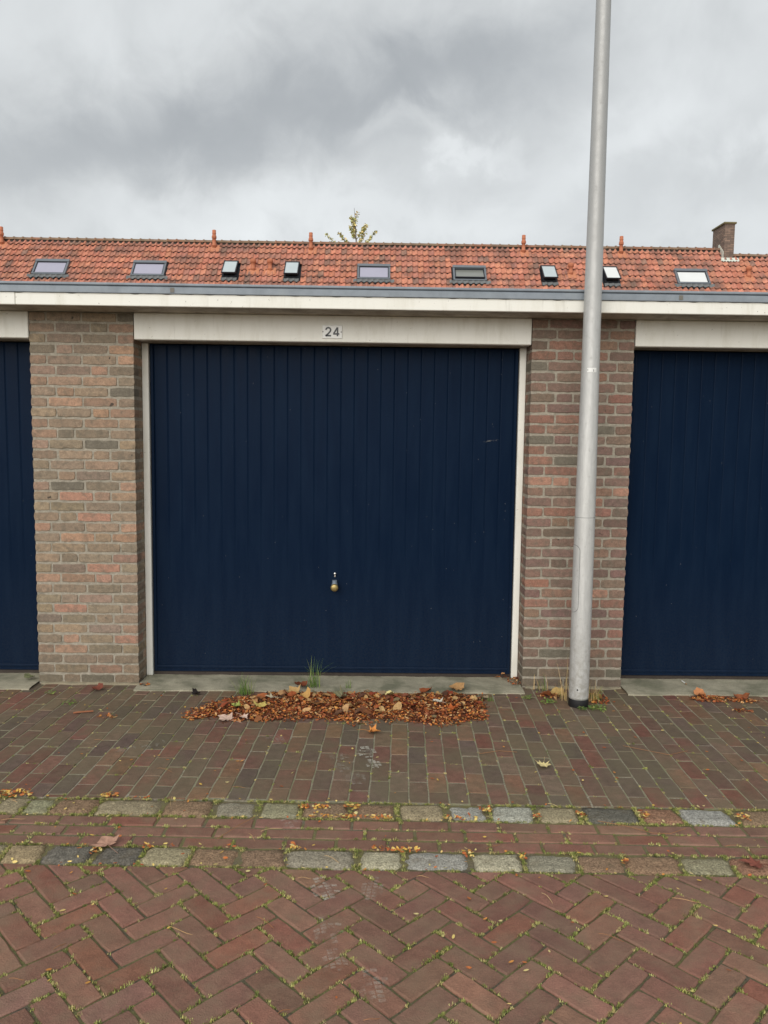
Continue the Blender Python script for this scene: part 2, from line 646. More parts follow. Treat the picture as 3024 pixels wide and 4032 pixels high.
M_joint_road = joint_soil('mossy_soil', 0.34, 0.58, (0.060, 0.050, 0.036), srgb(126, 124, 74), 0.85)
M_joint_gut = joint_soil('mossy_gutter_dirt', 0.34, 0.58, (0.10, 0.082, 0.055), srgb(136, 130, 80), 0.8)
M_joint_pav = joint_soil('sandy_joint', 0.36, 0.62, (0.19, 0.17, 0.13), srgb(152, 153, 110), 0.75)
M_ground = joint_soil('bare_ground', 0.4, 0.7, (0.08, 0.06, 0.045), srgb(100, 92, 66), 0.6, 0.7)
M_moss = mottled('moss', 0.35, 50, 0.9, 200, 0.2, 0.002, fine=0.25)


def house_brick():
    m, N, b = mat('far_brickwork')
    P = pos(N)
    sp = N.n('ShaderNodeSeparateXYZ')
    N.link(P, sp.inputs[0])
    cb = N.n('ShaderNodeCombineXYZ')
    N.link(N.math('ADD', sp.outputs[0], sp.outputs[1]), cb.inputs[0])
    N.link(sp.outputs[2], cb.inputs[1])
    br = N.n('ShaderNodeTexBrick')
    N.link(cb.outputs[0], br.inputs['Vector'])
    br.inputs['Color1'].default_value = rgba(srgb(148, 124, 108))
    br.inputs['Color2'].default_value = rgba(srgb(116, 98, 88))
    br.inputs['Mortar'].default_value = rgba(srgb(84, 78, 72))
    br.inputs['Scale'].default_value = 1.0
    br.inputs['Mortar Size'].default_value = 0.006
    br.inputs['Brick Width'].default_value = 0.22
    br.inputs['Row Height'].default_value = 0.064
    n1 = N.noise(P, 6, 5, 0.6)
    hsv = N.n('ShaderNodeHueSaturation')
    N.link(br.outputs[0], hsv.inputs['Color'])
    N.link(N.ramp(n1, 0.25, 0.75, 0.72, 1.22, False), hsv.inputs['Value'])
    N.link(hsv.outputs[0], b.inputs['Base Color'])
    b.inputs['Roughness'].default_value = 0.9
    bump(N, b, br.outputs['Fac'], -0.4, 0.006)
    return m


M_farbrick = house_brick()


def chalk(name, alpha):
    m, N, b = mat(name)
    P = pos(N)
    b.inputs['Base Color'].default_value = rgba(srgb(200, 196, 182))
    b.inputs['Roughness'].default_value = 0.95
    n1 = N.noise(P, 150, 4, 0.65)
    n2 = N.noise(P, 18, 4, 0.6)
    a = N.math('MULTIPLY', N.ramp(n1, 0.32, 0.58, 0.3, 1.0), N.ramp(n2, 0.38, 0.60, 0.0, 1.0))
    N.put(b.inputs['Alpha'], N.math('MULTIPLY', a, alpha))
    return m


M_chalk = chalk('white_dust', 0.9)
M_chalk_m = chalk('medium_white_dust', 0.46)
M_chalk_f = chalk('thin_white_dust', 0.26)

# ------------------------------------------------------------------ ground, road, gutter strip, pavement
KA = -0.0215          # slope of the kerb line in plan (radians)


def ky(x, y0):
    return y0 + math.tan(KA) * (x - 0.33)


Y_PAV, Y_S1, Y_S2, Y_ROAD = -1.637, -1.790, -2.033, -2.178

g = link('ground', mesh('ground', [(-1500, -1500, -0.11), (1500, -1500, -0.11), (1500, 1500, -0.11), (-1500, 1500, -0.11)], [(0, 1, 2, 3)], M_ground))
tag(g, 'bare ground beyond the paving', None, None, 'structure')


def strip_sheet(name, ya, yb, z, m, x0=-14, x1=14):
    n = 28
    v, f = [], []
    for i in range(n + 1):
        x = x0 + (x1 - x0) * i / n
        a = ya if not callable(ya) else ya(x)
        b_ = yb if not callable(yb) else yb(x)
        v += [(x, a, z), (x, b_, z), (x, a, z - 0.07), (x, b_, z - 0.07)]
    for i in range(n):
        a, c = 4 * i, 4 * i + 4
        f += [(a, c, c + 1, a + 1), (a + 2, a + 3, c + 3, c + 2), (a, a + 2, c + 2, c), (a + 1, c + 1, c + 3, a + 3)]
    return mesh(name, v, f, m)


road = link('road', strip_sheet('road', -12.0, lambda x: ky(x, Y_ROAD + 0.02), -0.0064, M_joint_road))
tag(road, 'brick road laid in herringbone with moss in the joints', None, None, 'structure')
gutter = link('gutter', strip_sheet('gutter', lambda x: ky(x, Y_ROAD + 0.023), lambda x: ky(x, Y_PAV + 0.002), -0.0080, M_joint_gut))
tag(gutter, 'gutter strip of three brick rows between two rows of stone setts', None, None, 'structure')
pav = link('pavement', strip_sheet('pavement', lambda x: ky(x, Y_PAV + 0.005), 0.45, -0.0028, M_joint_pav))
tag(pav, 'brick pavement in front of the garages', None, None, 'structure')

mosspts = []          # (x, y, z, weight)


def edge_moss(poly, z, k, wgt=1.0):
    for i in range(len(poly)):
        a, b_ = Vector(poly[i]), Vector(poly[(i + 1) % len(poly)])
        L = (b_ - a).length
        for j in range(int(L * k) + 1):
            t = rnd.random()
            p = a.lerp(b_, t)
            corner = 1.0 - min(1.0, min(t, 1 - t) * L / 0.035)
            mosspts.append((p.x, p.y, z, wgt * (0.55 + 0.75 * corner)))


# road: single herringbone, bricks 87 x 205 mm pitch
LW, LL = 0.0872, 0.2065
ang = KA - 0.004
ud = Vector((math.cos(-PI / 4 + ang), math.sin(-PI / 4 + ang)))
vd = Vector((math.cos(-3 * PI / 4 + ang), math.sin(-3 * PI / 4 + ang)))
P0 = Vector((0.548, -2.474))
gapw = 0.0064
ROADCOL = [srgb(120, 72, 62), srgb(126, 78, 68), srgb(116, 70, 62), srgb(122, 80, 72), srgb(112, 72, 64), srgb(130, 84, 72), srgb(108, 68, 62), srgb(124, 68, 54)]
ROADCOL = squeeze([(c[0] * 1.40, c[1] * 1.66, c[2] * 1.32) for c in ROADCOL], 0.35, 0.18)
road_list = []
for c in range(-16, 17):
    for k in range(-42, 43):
        base = P0 + (ud - vd) * (LL * c) + (ud + vd) * (LW * k)
        for kind in (0, 1):
            def near(bs):
                t_ = bs + vd * LW
                return ky(t_.x, Y_ROAD) - t_.y < 0.085
            # along the setts the raking bricks are trimmed and the others run on
            if kind == 0:
                o_, a_, b_ = base, ud * LL, vd * LW
                if near(base - (ud + vd) * LW):
                    o_, a_ = base - ud * LW, ud * (LL + LW)
            else:
                o_, a_, b_ = base + vd * LW, ud * LW, vd * LL
                if near(base):
                    o_, b_ = base + vd * (2 * LW), vd * (LL - LW)
            ctr = o_ + (a_ + b_) / 2
            if not (-2.5 < ctr.x < 3.0 and -4.6 < ctr.y < -2.0):
                continue
            ga = a_.normalized() * gapw / 2
            gb = b_.normalized() * gapw / 2
            pl = [o_ + ga + gb, o_ + gb + a_ - ga, o_ + a_ + b_ - ga - gb, o_ + b_ - gb + ga]
            pl = [(p.x, p.y) for p in pl]
            if area(pl) < 0:
                pl.reverse()
            # cut against the sett row
            pc = clip(pl, -math.tan(KA), 1.0, Y_ROAD - math.tan(KA) * 0.33)
            if len(pc) < 3 or area(pc) < 0.0012:
                continue
            cut = len(pc) != 4 or abs(area(pc) - area(pl)) > 1e-6 or abs(area(pl) - (LL - gapw) * (LW - gapw)) > 1e-6
            if kind == 0:
                rz = math.atan2(ud.y, ud.x)
            else:
                rz = math.atan2(vd.y, vd.x)
            road_list.append((ctr, rz, pc if cut else None, pl))
PB = [mesh('road_brick', *piece(rect(LL - gapw, LW - gapw), 100 + i, 0.06, 0.0045, 0.0013, 0.045, chip=0.003), M_road) for i in range(12)]


def inframe(p, m=60):
    q = project(p)
    return q is not None and -m < q[0] < 3024 + m and -m < q[1] < 4032 + m


road_list.sort(key=lambda t: ((Vector((t[0].x, t[0].y, 0)) - CAM).length + (0 if inframe((t[0].x, t[0].y, 0), 250) else 50)))
acc = Acc()
for i, (ctr, rz, pc, pl) in enumerate(road_list):
    col = vary(rnd.choice(ROADCOL), 0.13)
    z = rnd.uniform(-0.0022, 0.0016) - (0.0012 if rnd.random() < 0.08 else 0)
    tilt = (rnd.uniform(-0.010, 0.010), rnd.uniform(-0.007, 0.007))
    if inframe((ctr.x, ctr.y, 0), 200):
        edge_moss(pc or pl, -0.004, 62)
    if i < 290:
        if pc is None:
            link('brick', PB[i % 12], road, (ctr.x, ctr.y, z), (tilt[0], tilt[1], rz + (PI if rnd.random() < 0.5 else 0)), color=col)
        else:
            lp = [(p[0] - ctr.x, p[1] - ctr.y) for p in pc]
            me = mesh('cut_road_brick', *piece(lp, 4000 + i, 0.06, 0.0045, 0.001, 0.05), M_road)
            link('brick', me, road, (ctr.x, ctr.y, z), (tilt[0] * .4, tilt[1] * .4, 0), color=col)
    else:
        lp = [(p[0] - ctr.x, p[1] - ctr.y) for p in (pc or pl)]
        V, F = piece(lp, 4000 + i, 0.05, 0.0045, 0.001, 0.11)
        acc.add(V, F, col, Matrix.Translation((ctr.x, ctr.y, z)))
o = link('brick_field', acc.mesh('brick_field', M_road), road)
o['kind'] = 'stuff'

# gutter strip: setts and three rows of bricks
SETT2 = [(-1.129, -0.994, 'tan'), (-0.975, -0.802, 'slate'), (-0.778, -0.61, 'slate'), (-0.6, -0.427, 'buff'), (-0.416, -0.242, 'brown'), (-0.221, -0.058, 'brown'),
         (-0.048, 0.206, 'grey'), (0.239, 0.388, 'pale'), (0.408, 0.646, 'blue'), (0.666, 0.847, 'pale'), (0.865, 1.056, 'grey'), (1.067, 1.239, 'brown'),
         (1.244, 1.449, 'brown'), (1.459, 1.645, 'olive'), (1.655, 1.822, 'rust')]
SETT1 = [(-1.345, -1.236, 'buff'), (-1.228, -1.116, 'olive'), (-1.11, -0.925, 'brown'), (-0.914, -0.646, 'buff'), (-0.624, -0.426, 'brown'), (-0.401, -0.232, 'grey'),
         (-0.204, -0.041, 'olive'), (-0.024, 0.172, 'brown'), (0.188, 0.374, 'brown'), (0.396, 0.581, 'buff'), (0.614, 0.763, 'blue'), (0.794, 0.968, 'blue'),
         (0.996, 1.159, 'buff'), (1.197, 1.421, 'slate'), (1.432, 1.601, 'rust'), (1.612, 1.824, 'blue'), (1.851, 2.037, 'brown')]
SC = {'tan': srgb(158, 140, 108), 'slate': srgb(86, 87, 82), 'buff': srgb(146, 134, 108), 'brown': srgb(128, 102, 80), 'grey': srgb(136, 132, 116),
      'pale': srgb(172, 166, 142), 'blue': srgb(154, 154, 146), 'olive': srgb(142, 140, 112), 'rust': srgb(136, 98, 78)}
kinds = list(SC)


def extend(lst):
    lst = list(lst)
    x = lst[-1][1] + 0.022
    while x < 3.6:
        L = rnd.uniform(0.15, 0.22)
        lst.append((x, x + L, rnd.choice(kinds)))
        x += L + rnd.uniform(0.012, 0.03)
    x = lst[0][0] - 0.02
    while x > -3.4:
        L = rnd.uniform(0.15, 0.22)
        lst.append((x - L, x, rnd.choice(kinds)))
        x -= L + rnd.uniform(0.012, 0.03)
    return lst


def sett_mesh(w, l, seed):
    """rough split stone with a crowned, uneven top"""
    R = random.Random(seed)
    nx, ny = 9, 6
    off = Vector((R.uniform(0, 99), R.uniform(0, 99), 0))
    skew = R.uniform(-0.010, 0.010)
    taper = R.uniform(-0.010, 0.010)
    V, F = [], []
    for j in range(ny + 1):
        for i in range(nx + 1):
            u, v = i / nx * 2 - 1, j / ny * 2 - 1
            # rounded rectangle
            m = max(abs(u), abs(v))
            pu, pv = u, v
            if abs(u) > .7 and abs(v) > .7:
                k = 1 - 0.035 * ((abs(u) - .7) / .3) * ((abs(v) - .7) / .3) * 1.6
                pu, pv = u * k, v * k
            x = pu * w / 2 + skew * v + noise.noise(off + Vector((u * 2.5, v * 2.5, 3))) * 0.011
            y = pv * l / 2 + taper * u * 0.5 + noise.noise(off + Vector((u * 2.5, v * 2.5, 9))) * 0.009
            edge = max(0, (m - 0.72) / 0.28)
            z = -0.011 * edge ** 2.6 + noise.noise(off + Vector((x * 38, y * 38, 0))) * 0.0045 + noise.noise(off + Vector((x * 90, y * 90, 5))) * 0.0026
            V.append((x, y, z))
    W_ = nx + 1
    for j in range(ny):
        for i in range(nx):
            a = j * W_ + i
            F.append((a, a + 1, a + W_ + 1, a + W_))
    ring = [i for i in range(W_)] + [j * W_ + nx for j in range(1, ny + 1)] + [ny * W_ + i for i in range(nx - 1, -1, -1)] + [j * W_ for j in range(ny - 1, 0, -1)]
    b0 = len(V)
    for r in ring:
        V.append((V[r][0], V[r][1], -0.06))
    for i in range(len(ring)):
        j = (i + 1) % len(ring)
        F.append((ring[i], b0 + i, b0 + j, ring[j]))
    return mesh('sett', V, F, M_sett, None, True)


for (ya, yb, lst) in ((Y_S1, Y_PAV, extend(SETT1)), (Y_ROAD, Y_S2, extend(SETT2))):
    for i, (xa, xb, kd) in enumerate(lst):
        xc = (xa + xb) / 2
        yc = (ky(xc, ya) + ky(xc, yb)) / 2
        wd, ln = xb - xa, (yb - ya) - 0.012
        me = sett_mesh(wd + 0.004, ln, 7000 + i + (500 if ya == Y_S1 else 0))
        link('sett', me, gutter, (xc, yc, rnd.uniform(-0.002, 0.005)), (rnd.uniform(-.02, .02), rnd.uniform(-.02, .02), KA + rnd.uniform(-.02, .02)), color=vary(tuple(q * 1.3 * 0.80 + m_ * 0.26 for q, m_ in zip(SC[kd], srgb(142, 130, 108))), 0.07))
        if abs(xc) < 2.6:
            edge_moss([(xa - .008, yc - ln / 2 - .004), (xb + .008, yc - ln / 2 - .004), (xb + .008, yc + ln / 2 + .004), (xa - .008, yc + ln / 2 + .004)], -0.004, 150, 1.35)
rowh = (Y_S1 - Y_S2) / 3
GB = [mesh('gutter_brick', *piece(rect(0.197, rowh - 0.0085), 300 + i, 0.06, 0.0045, 0.0012, 0.05, chip=0.002), M_road) for i in range(8)]
GP = 0.2045
for r in range(3):
    y0 = Y_S1 - rowh * (r + 0.5)
    ph = (0.396, 0.452, 0.339)[r]
    for i in range(-18, 17):
        x = ph + GP * (i + 0.5)
        y = ky(x, y0)
        link('brick', GB[rnd.randrange(8)], gutter, (x, y, rnd.uniform(-0.004, 0.0) - 0.002), (rnd.uniform(-.01, .01), rnd.uniform(-.01, .01), KA + rnd.uniform(-.006, .006)), color=vary(rnd.choice(ROADCOL), 0.11))
        if abs(x) < 2.3:
            edge_moss([(x - GP / 2, y - rowh / 2), (x + GP / 2, y - rowh / 2), (x + GP / 2, y + rowh / 2), (x - GP / 2, y + rowh / 2)], -0.004, 34, 0.9)

# pavement: bricks on their flat in stretcher columns running to the doors
PAVROT = -0.036
PW, PL = 0.0902, 0.2105
PAVCOL = [srgb(104, 70, 62), srgb(112, 66, 58), srgb(92, 74, 68), srgb(84, 72, 68), srgb(98, 78, 66), srgb(116, 84, 64), srgb(78, 69, 64), srgb(96, 66, 60), srgb(104, 86, 72)]
PAVCOL = squeeze([(c[0] * 1.5, c[1] * 1.54, c[2] * 1.36) for c in PAVCOL], 0.30, 0.10)
PF = [mesh('paving_brick', *piece(rect(PW - 0.0050, PL - 0.0030), 600 + i, 0.06, 0.0022, 0.0009, 0.06, chip=0.003), M_paver) for i in range(10)]
cr_, sr_ = math.cos(PAVROT), math.sin(PAVROT)
Opv = Vector((0.348, -1.64))


def pw(u, v):
    return (Opv.x + u * cr_ - v * sr_, Opv.y + u * sr_ + v * cr_)


pav_list = []
for ci in range(-56, 57):
    for rj in range(-2, 11):
        u, v = PW * (ci + 0.5), PL * (rj + (0.5 if ci % 2 else 0.0)) + 0.012
        hw, hl = (PW - 0.0050) / 2, (PL - 0.0030) / 2
        pl = [pw(u - hw, v - hl), pw(u + hw, v - hl), pw(u + hw, v + hl), pw(u - hw, v + hl)]
        cx, cy = pw(u, v)
        if cy > 0.3 or cy < -1.9:
            continue
        pc = clip(pl, math.tan(KA), -1.0, -(Y_PAV + 0.004) + math.tan(KA) * 0.33)
        if len(pc) < 3 or area(pc) < 0.0015:
            continue
        cut = abs(area(pc) - area(pl)) > 1e-6
        pav_list.append((cx, cy, pc if cut else None, pl))
pav_list.sort(key=lambda t: ((Vector((t[0], t[1], 0)) - CAM).length + (0 if inframe((t[0], t[1], 0), 30) else 50)))
acc = Acc()
for i, (cx, cy, pc, pl) in enumerate(pav_list):
    col = vary(rnd.choice(PAVCOL), 0.14)
    z = rnd.uniform(-0.0016, 0.0012)
    if inframe((cx, cy, 0), 60):
        edge_moss(pc or pl, -0.003, 9, 0.62)
    if i < 295:
        if pc is None:
            link('brick', PF[i % 10], pav, (cx, cy, z), (rnd.uniform(-.006, .006), rnd.uniform(-.006, .006), PAVROT + (PI if rnd.random() < .5 else 0)), color=col)
        else:
            me = mesh('cut_paving_brick', *piece([(p[0] - cx, p[1] - cy) for p in pc], 9000 + i, 0.06, 0.003, 0.0008, 0.06), M_paver)
            link('brick', me, pav, (cx, cy, z), color=col)
    else:
        V, F = piece([(p[0] - cx, p[1] - cy) for p in (pc or pl)], 9000 + i, 0.05, 0.003, 0.0008, 0.11)
        acc.add(V, F, col, Matrix.Translation((cx, cy, z)))
o = link('brick_field', acc.mesh('brick_field', M_paver), pav)
o['kind'] = 'stuff'

# ------------------------------------------------------------------ garages
PX = [(-5.041, -4.391), (-1.897, -1.247), (1.247, 1.897), (4.391, 5.041)]
HG = 2.3735
CH = HG / 36
garage = thing('garage_row', 'row of low brick garages with navy doors and white fascia', 'garage', (0, 0, 0))
LEFTCOL = [srgb(150, 126, 108), srgb(142, 122, 102), srgb(132, 118, 98), srgb(160, 128, 108), srgb(148, 116, 96), srgb(120, 110, 94), srgb(138, 124, 104), srgb(152, 132, 106), srgb(128, 112, 98), srgb(172, 128, 104), srgb(104, 100, 88)]
RIGHTCOL = [srgb(132, 102, 90), srgb(124, 98, 88), srgb(140, 104, 88), srgb(118, 104, 90), srgb(128, 108, 92), srgb(150, 104, 86), srgb(112, 92, 86), srgb(136, 110, 90), srgb(122, 96, 88), srgb(158, 106, 84), srgb(104, 96, 84)]

LEFTCOL = squeeze([(c[0] * 1.30, c[1] * 1.28, c[2] * 1.22) for c in LEFTCOL], 0.45, 0.14)
RIGHTCOL = squeeze([(c[0] * 1.22, c[1] * 1.18, c[2] * 1.14) for c in RIGHTCOL], 0.42, 0.18)


def wallbrick_mesh(w, h, depth, seed):
    V, F = piece([(-w / 2, -h / 2), (w / 2, -h / 2), (w / 2, h / 2), (-w / 2, h / 2)], seed, depth, 0.0022, 0.0024, 0.026, chip=0.003)
    return mesh('wall_brick', [(x, -z, y) for (x, y, z) in V], F, M_wallbrick)


VB = {}
for kind, wd, dp in (('half', 0.100, 0.10), ('halfcorner', 0.100, 0.21), ('stretch', 0.210, 0.10), ('three', 0.155, 0.10)):
    VB[kind] = [wallbrick_mesh(wd, 0.0515, dp, hash_ + len(kind) * 131) for hash_ in range(10, 22)]


def mortar_core(x0, x1, y0, y1, z0, z1):
    """pier core whose faces undulate like raked mortar"""
    acc = Acc()
    def grid(o_, a_, b_, na, nb, nrm):
        V, F = [], []
        for j in range(nb + 1):
            for i in range(na + 1):
                p = o_ + a_ * (i / na) + b_ * (j / nb)
                inn = 0 if i in (0, na) else 1
                d = noise.noise(p * 30) * 0.0018 + noise.noise(p * 95) * 0.0016
                V.append(p + nrm * d * inn)
        for j in range(nb):
            for i in range(na):
                q = j * (na + 1) + i
                F.append((q, q + 1, q + na + 2, q + na + 1))
        acc.add(V, F)
    H = Vector((0, 0, z1 - z0))
    grid(Vector((x0, y0, z0)), Vector((x1 - x0, 0, 0)), H, 60, 210, Vector((0, -1, 0)))
    grid(Vector((x1, y0, z0)), Vector((0, y1 - y0, 0)), H, 20, 210, Vector((1, 0, 0)))
    grid(Vector((x0, y1, z0)), Vector((0, y0 - y1, 0)), H, 20, 210, Vector((-1, 0, 0)))
    acc.add([(x0, y1, z0), (x1, y1, z0), (x1, y1, z1), (x0, y1, z1)], [(1, 0, 3, 2)])
    acc.add([(x0, y0, z1), (x1, y0, z1), (x1, y1, z1), (x0, y1, z1)], [(0, 1, 2, 3)])
    return acc.mesh('pier', M_mortar)


for pi_, (xa, xb) in enumerate(PX):
    if pi_ in (0, 3):
        link('pier', bbox_mesh('pier', xa, xb, 0, 0.3, -0.08, HG - 0.001, M_farbrick), garage)
        continue
    core = link('pier', mortar_core(xa + 0.004, xb - 0.004, 0.0036, 0.30, -0.10, HG - 0.002), garage, color=srgb(166, 158, 143))
    pal = LEFTCOL if pi_ == 1 else RIGHTCOL
    for j in range(-1, 36):
        zc = (j + 0.5) * CH + 0.001
        if j % 2:
            row = [('halfcorner', 0.10), ('stretch', 0.21), ('stretch', 0.21), ('halfcorner', 0.10)]
        elif (j // 2) % 2:
            row = [('three', 0.155), ('stretch', 0.21), ('half', 0.10), ('three', 0.155)]
        else:
            row = [('three', 0.155), ('half', 0.10), ('stretch', 0.21), ('three', 0.155)]
        tot = sum(r[1] for r in row)
        gp = (0.65 - tot) / 3
        x = xa
        for bi, (kd, wd) in enumerate(row):
            xc = x + wd / 2
            x += wd + gp
            col = vary(rnd.choice(pal), 0.10)
            if rnd.random() < 0.05:
                col = srgb(122, 115, 102)
            if rnd.random() < 0.035:
                col = srgb(178, 136, 116)
            if j < 5:   # algae and splash dirt low on the piers
                k = (5 - j) / 9.0
                col = tuple(c * (1 - k) + g_ * k for c, g_ in zip(col, srgb(98, 96, 80)))
            yo = rnd.uniform(-0.0024, 0.001)
            link('brick', rnd.choice(VB[kd]), core, (xc + rnd.uniform(-.0025, .0025) * (0 if bi in (0, 3) else 1), yo, zc + rnd.uniform(-.0015, .0015)),
                 (rnd.uniform(-.008, .008), rnd.uniform(-.008, .008), rnd.uniform(-.008, .008)), color=col)
            if kd == 'three':
                # header of the return wall behind the corner brick
                xe = xa if bi == 0 else xb
                sx = 1 if bi == 0 else -1
                link('brick', rnd.choice(VB['half']), core, (xe + sx * 0.0505, 0.112, zc), (0, 0, rnd.uniform(-.01, .01)), color=vary(rnd.choice(pal), 0.1))
    # rough mortar fillet at the foot
    V, F = [], []
    n = 40
    for i in range(n + 1):
        x = xa + 0.02 + (xb - xa - 0.02) * i / n
        d = 0.018 + 0.035 * max(0, noise.noise(Vector((x * 7, pi_, 0))) + 0.25)
        hh = 0.006 + 0.010 * max(0, noise.noise(Vector((x * 13, pi_, 4))) + 0.3)
        V += [(x, 0.002, 0.004 + hh), (x, -d * 0.5, 0.003 + hh * 0.6), (x, -d, -0.012)]
    for i in range(n):
        for k in range(2):
            a = i * 3 + k
            F.append((a, a + 1, a + 4, a + 3))
    link('mortar_fillet', mesh('mortar_fillet', V, F, M_mortar), core, color=srgb(150, 140, 118))

# doors
NP = 27
DX0, DX1 = -1.199, 1.199
pitch = (DX1 - DX0 - 0.044) / NP


def panel_mesh():
    w_, zt, zb, y0 = pitch - 0.0050, 2.20, 0.083, 0.1835
    v = []
    for z in (zb, zt):
        v += [(-w_ / 2 - 0.003, y0 + 0.0052, z), (-w_ / 2, y0 + 0.0015, z), (-w_ / 2 + 0.005, y0, z), (w_ / 2 - 0.005, y0, z), (w_ / 2, y0 + 0.0015, z), (w_ / 2 + 0.003, y0 + 0.0052, z)]
    f = [(i, i + 1, i + 7, i + 6) for i in range(5)] + [(5, 4, 3, 2, 1, 0), (6, 7, 8, 9, 10, 11)]
    # chamfered foot where the pressing runs out
    v = [(x, y + (0.006 if (z == zb and 0 < k % 6 < 5) else 0), z) for k, (x, y, z) in enumerate(v)]
    return mesh('panel', v, f, M_navy)


PM = panel_mesh()
sheet_m = bbox_mesh('door_sheet', DX0, DX1, 0.188, 0.205, 0.036, 2.205, M_navy, 0.002)
rail_m = None


def rail():
    a = Acc()
    pr = [(0.188, 0.0785), (0.180, 0.076), (0.1765, 0.070), (0.1765, 0.060), (0.181, 0.057), (0.181, 0.049), (0.176, 0.046), (0.176, 0.037), (0.188, 0.034)]
    v = [(x, y, z) for x in (DX0 + .004, DX1 - .004) for (y, z) in pr]
    n = len(pr)
    a.add(v, [(i, i + 1, n + i + 1, n + i) for i in range(n - 1)] + [tuple(range(n)), tuple(reversed(range(n, 2 * n)))])
    return a.mesh('bottom_rail', M_navy)


rail_m = rail()
jam_m = {}
for s in (-1, 1):
    x0, x1 = (-1.2465, -1.205) if s < 0 else (1.205, 1.2465)
    jam_m[s] = bbox_mesh('jamb', x0, x1, 0.160, 0.25, 0.012, 2.2075, M_white, 0.003)
stile_m = {s: bbox_mesh('stile', (DX0 + .001 if s < 0 else DX1 - .021), (DX0 + .021 if s < 0 else DX1 - .001), 0.1755, 0.189, 0.037, 2.205, M_navy, 0.003) for s in (-1, 1)}
sill_m = bbox_mesh('steel_sill', -1.2040, 1.2040, 0.183, 0.215, -0.01, 0.0335, M_sill, 0.002)


def threshold_mesh():
    nx, ny = 90, 16
    V, F = [], []
    for j in range(ny + 1):
        for i in range(nx + 1):
            x = -1.2425 + 2.485 * i / nx
            yf = -0.135 + 0.016 * noise.noise(Vector((x * 2.2, 3, 0))) + 0.008 * noise.noise(Vector((x * 9, 1, 0)))
            t = j / ny
            y = yf + (0.214 - yf) * t
            z = 0.011 + 0.003 * noise.noise(Vector((x * 6, y * 6, 2))) + 0.0016 * noise.noise(Vector((x * 30, y * 30, 2)))
            if j == 0:
                z = -0.02
            elif j == 1:
                y = yf + 0.004
                z -= 0.004
            V.append((x, y, z))
    for j in range(ny):
        for i in range(nx):
            a = j * (nx + 1) + i
            F.append((a, a + 1, a + nx + 2, a + nx + 1))
    return mesh('threshold', V, F, M_concrete)


th_m = threshold_mesh()
lint_m = bbox_mesh('lintel_board', -1.2440, 1.2440, -0.0035, 0.06, 2.2085, HG - 0.0005, M_white, 0.004)
fill_m = bbox_mesh('lintel_back', -1.2440, 1.2440, 0.0605, 0.26, 2.2095, HG - 0.001, M_soffit, 0.002)

knob_v, knob_f = lathe([(0.0005, -0.046), (0.010, -0.0457), (0.0185, -0.0435), (0.0240, -0.039), (0.0258, -0.033), (0.0250, -0.026), (0.020, -0.012), (0.017, 0.004)], 28)
knob_v = [(x, z, -y) for (x, y, z) in knob_v]


def handle_parts(door, x):
    body = Acc()
    # tapered neck hanging from the spindle to the round grip
    sec = [(0.671, 0.0150, 0.010), (0.668, 0.0165, 0.014), (0.655, 0.0180, 0.020), (0.642, 0.0205, 0.026), (0.630, 0.0235, 0.030), (0.618, 0.0245, 0.030), (0.605, 0.0200, 0.026), (0.598, 0.010, 0.022)]
    n = 16
    v, f = [], []
    for (z, rx, ry) in sec:
        for i in range(n):
            a = 2 * PI * i / n
            v.append((rx * math.cos(a), 0.172 + ry * 0.6 * math.sin(a) - ry * 0.4, z))
    for j in range(len(sec) - 1):
        for i in range(n):
            p, q = j * n + i, j * n + (i + 1) % n
            f.append((p, p + n, q + n, q))
    f.append(tuple(range(n)))
    f.append(tuple(reversed(range((len(sec) - 1) * n, len(sec) * n))))
    h = link('handle', mesh('handle', v, f, M_gunmetal, None, True), door, (x, 0, 0))
    link('knob', mesh('knob', [(a, b + 0.178, c + 0.6215) for (a, b, c) in knob_v], knob_f, M_brass, None, True), door, (x, 0, 0))
    kv, kf = lathe([(0.0005, -0.008), (0.0070, -0.0075), (0.0082, -0.004), (0.0082, 0.006)], 18)
    link('lock', mesh('lock', [(a, c + 0.177, -b + 0.711) for (a, b, c) in kv], kf, M_chrome, None, True), door, (x + .001, 0, 0))
    link('key_cover', bbox_mesh('key_cover', -0.0042, 0.0042, 0.1725, 0.182, 0.688, 0.7035, M_chrome, 0.001), door, (x + .001, 0, 0))


for di, cx in enumerate((-3.144, 0.0, 3.144)):
    d = link('garage_door', sheet_m, garage, (cx, 0, 0))
    d['label'] = ('navy ribbed garage door cut by the left edge', 'navy ribbed garage door under the number plate', 'navy ribbed garage door cut by the right edge')[di]
    for i in range(NP):
        link('panel', PM, d, (DX0 + 0.022 + pitch * (i + 0.5), 0, 0))
    link('bottom_rail', rail_m, d)
    for s in (-1, 1):
        link('stile', stile_m[s], d)
    handle_parts(d, 0.010)
    fr = link('door_frame', jam_m[-1], garage, (cx, 0, 0))
    link('jamb', jam_m[1], fr)
    link('steel_sill', sill_m, garage, (cx, 0, 0))
    link('threshold', th_m, garage, (cx, 0, 0), color=srgb(164, 158, 138))
    lb = link('lintel_board', lint_m, garage, (cx, 0, 0))
    link('lintel_back', fill_m, lb)
    if di == 1:
        a = Acc()
        for (x0, z0, x1, z1, w_) in ((0.976, 1.597, 1.03, 1.604, 0.0022), (1.0, 1.606, 1.084, 1.613, 0.0026), (1.03, 1.600, 1.07, 1.606, 0.0016)):
            a.add([(x0, 0.1772, z0), (x1, 0.1772, z1 - w_), (x1 + .004, 0.1772, z1 + w_), (x0 + .01, 0.1772, z0 + w_)], [(0, 1, 2, 3)])
        link('scratch', a.mesh('scratch', M_chalk_f), d)

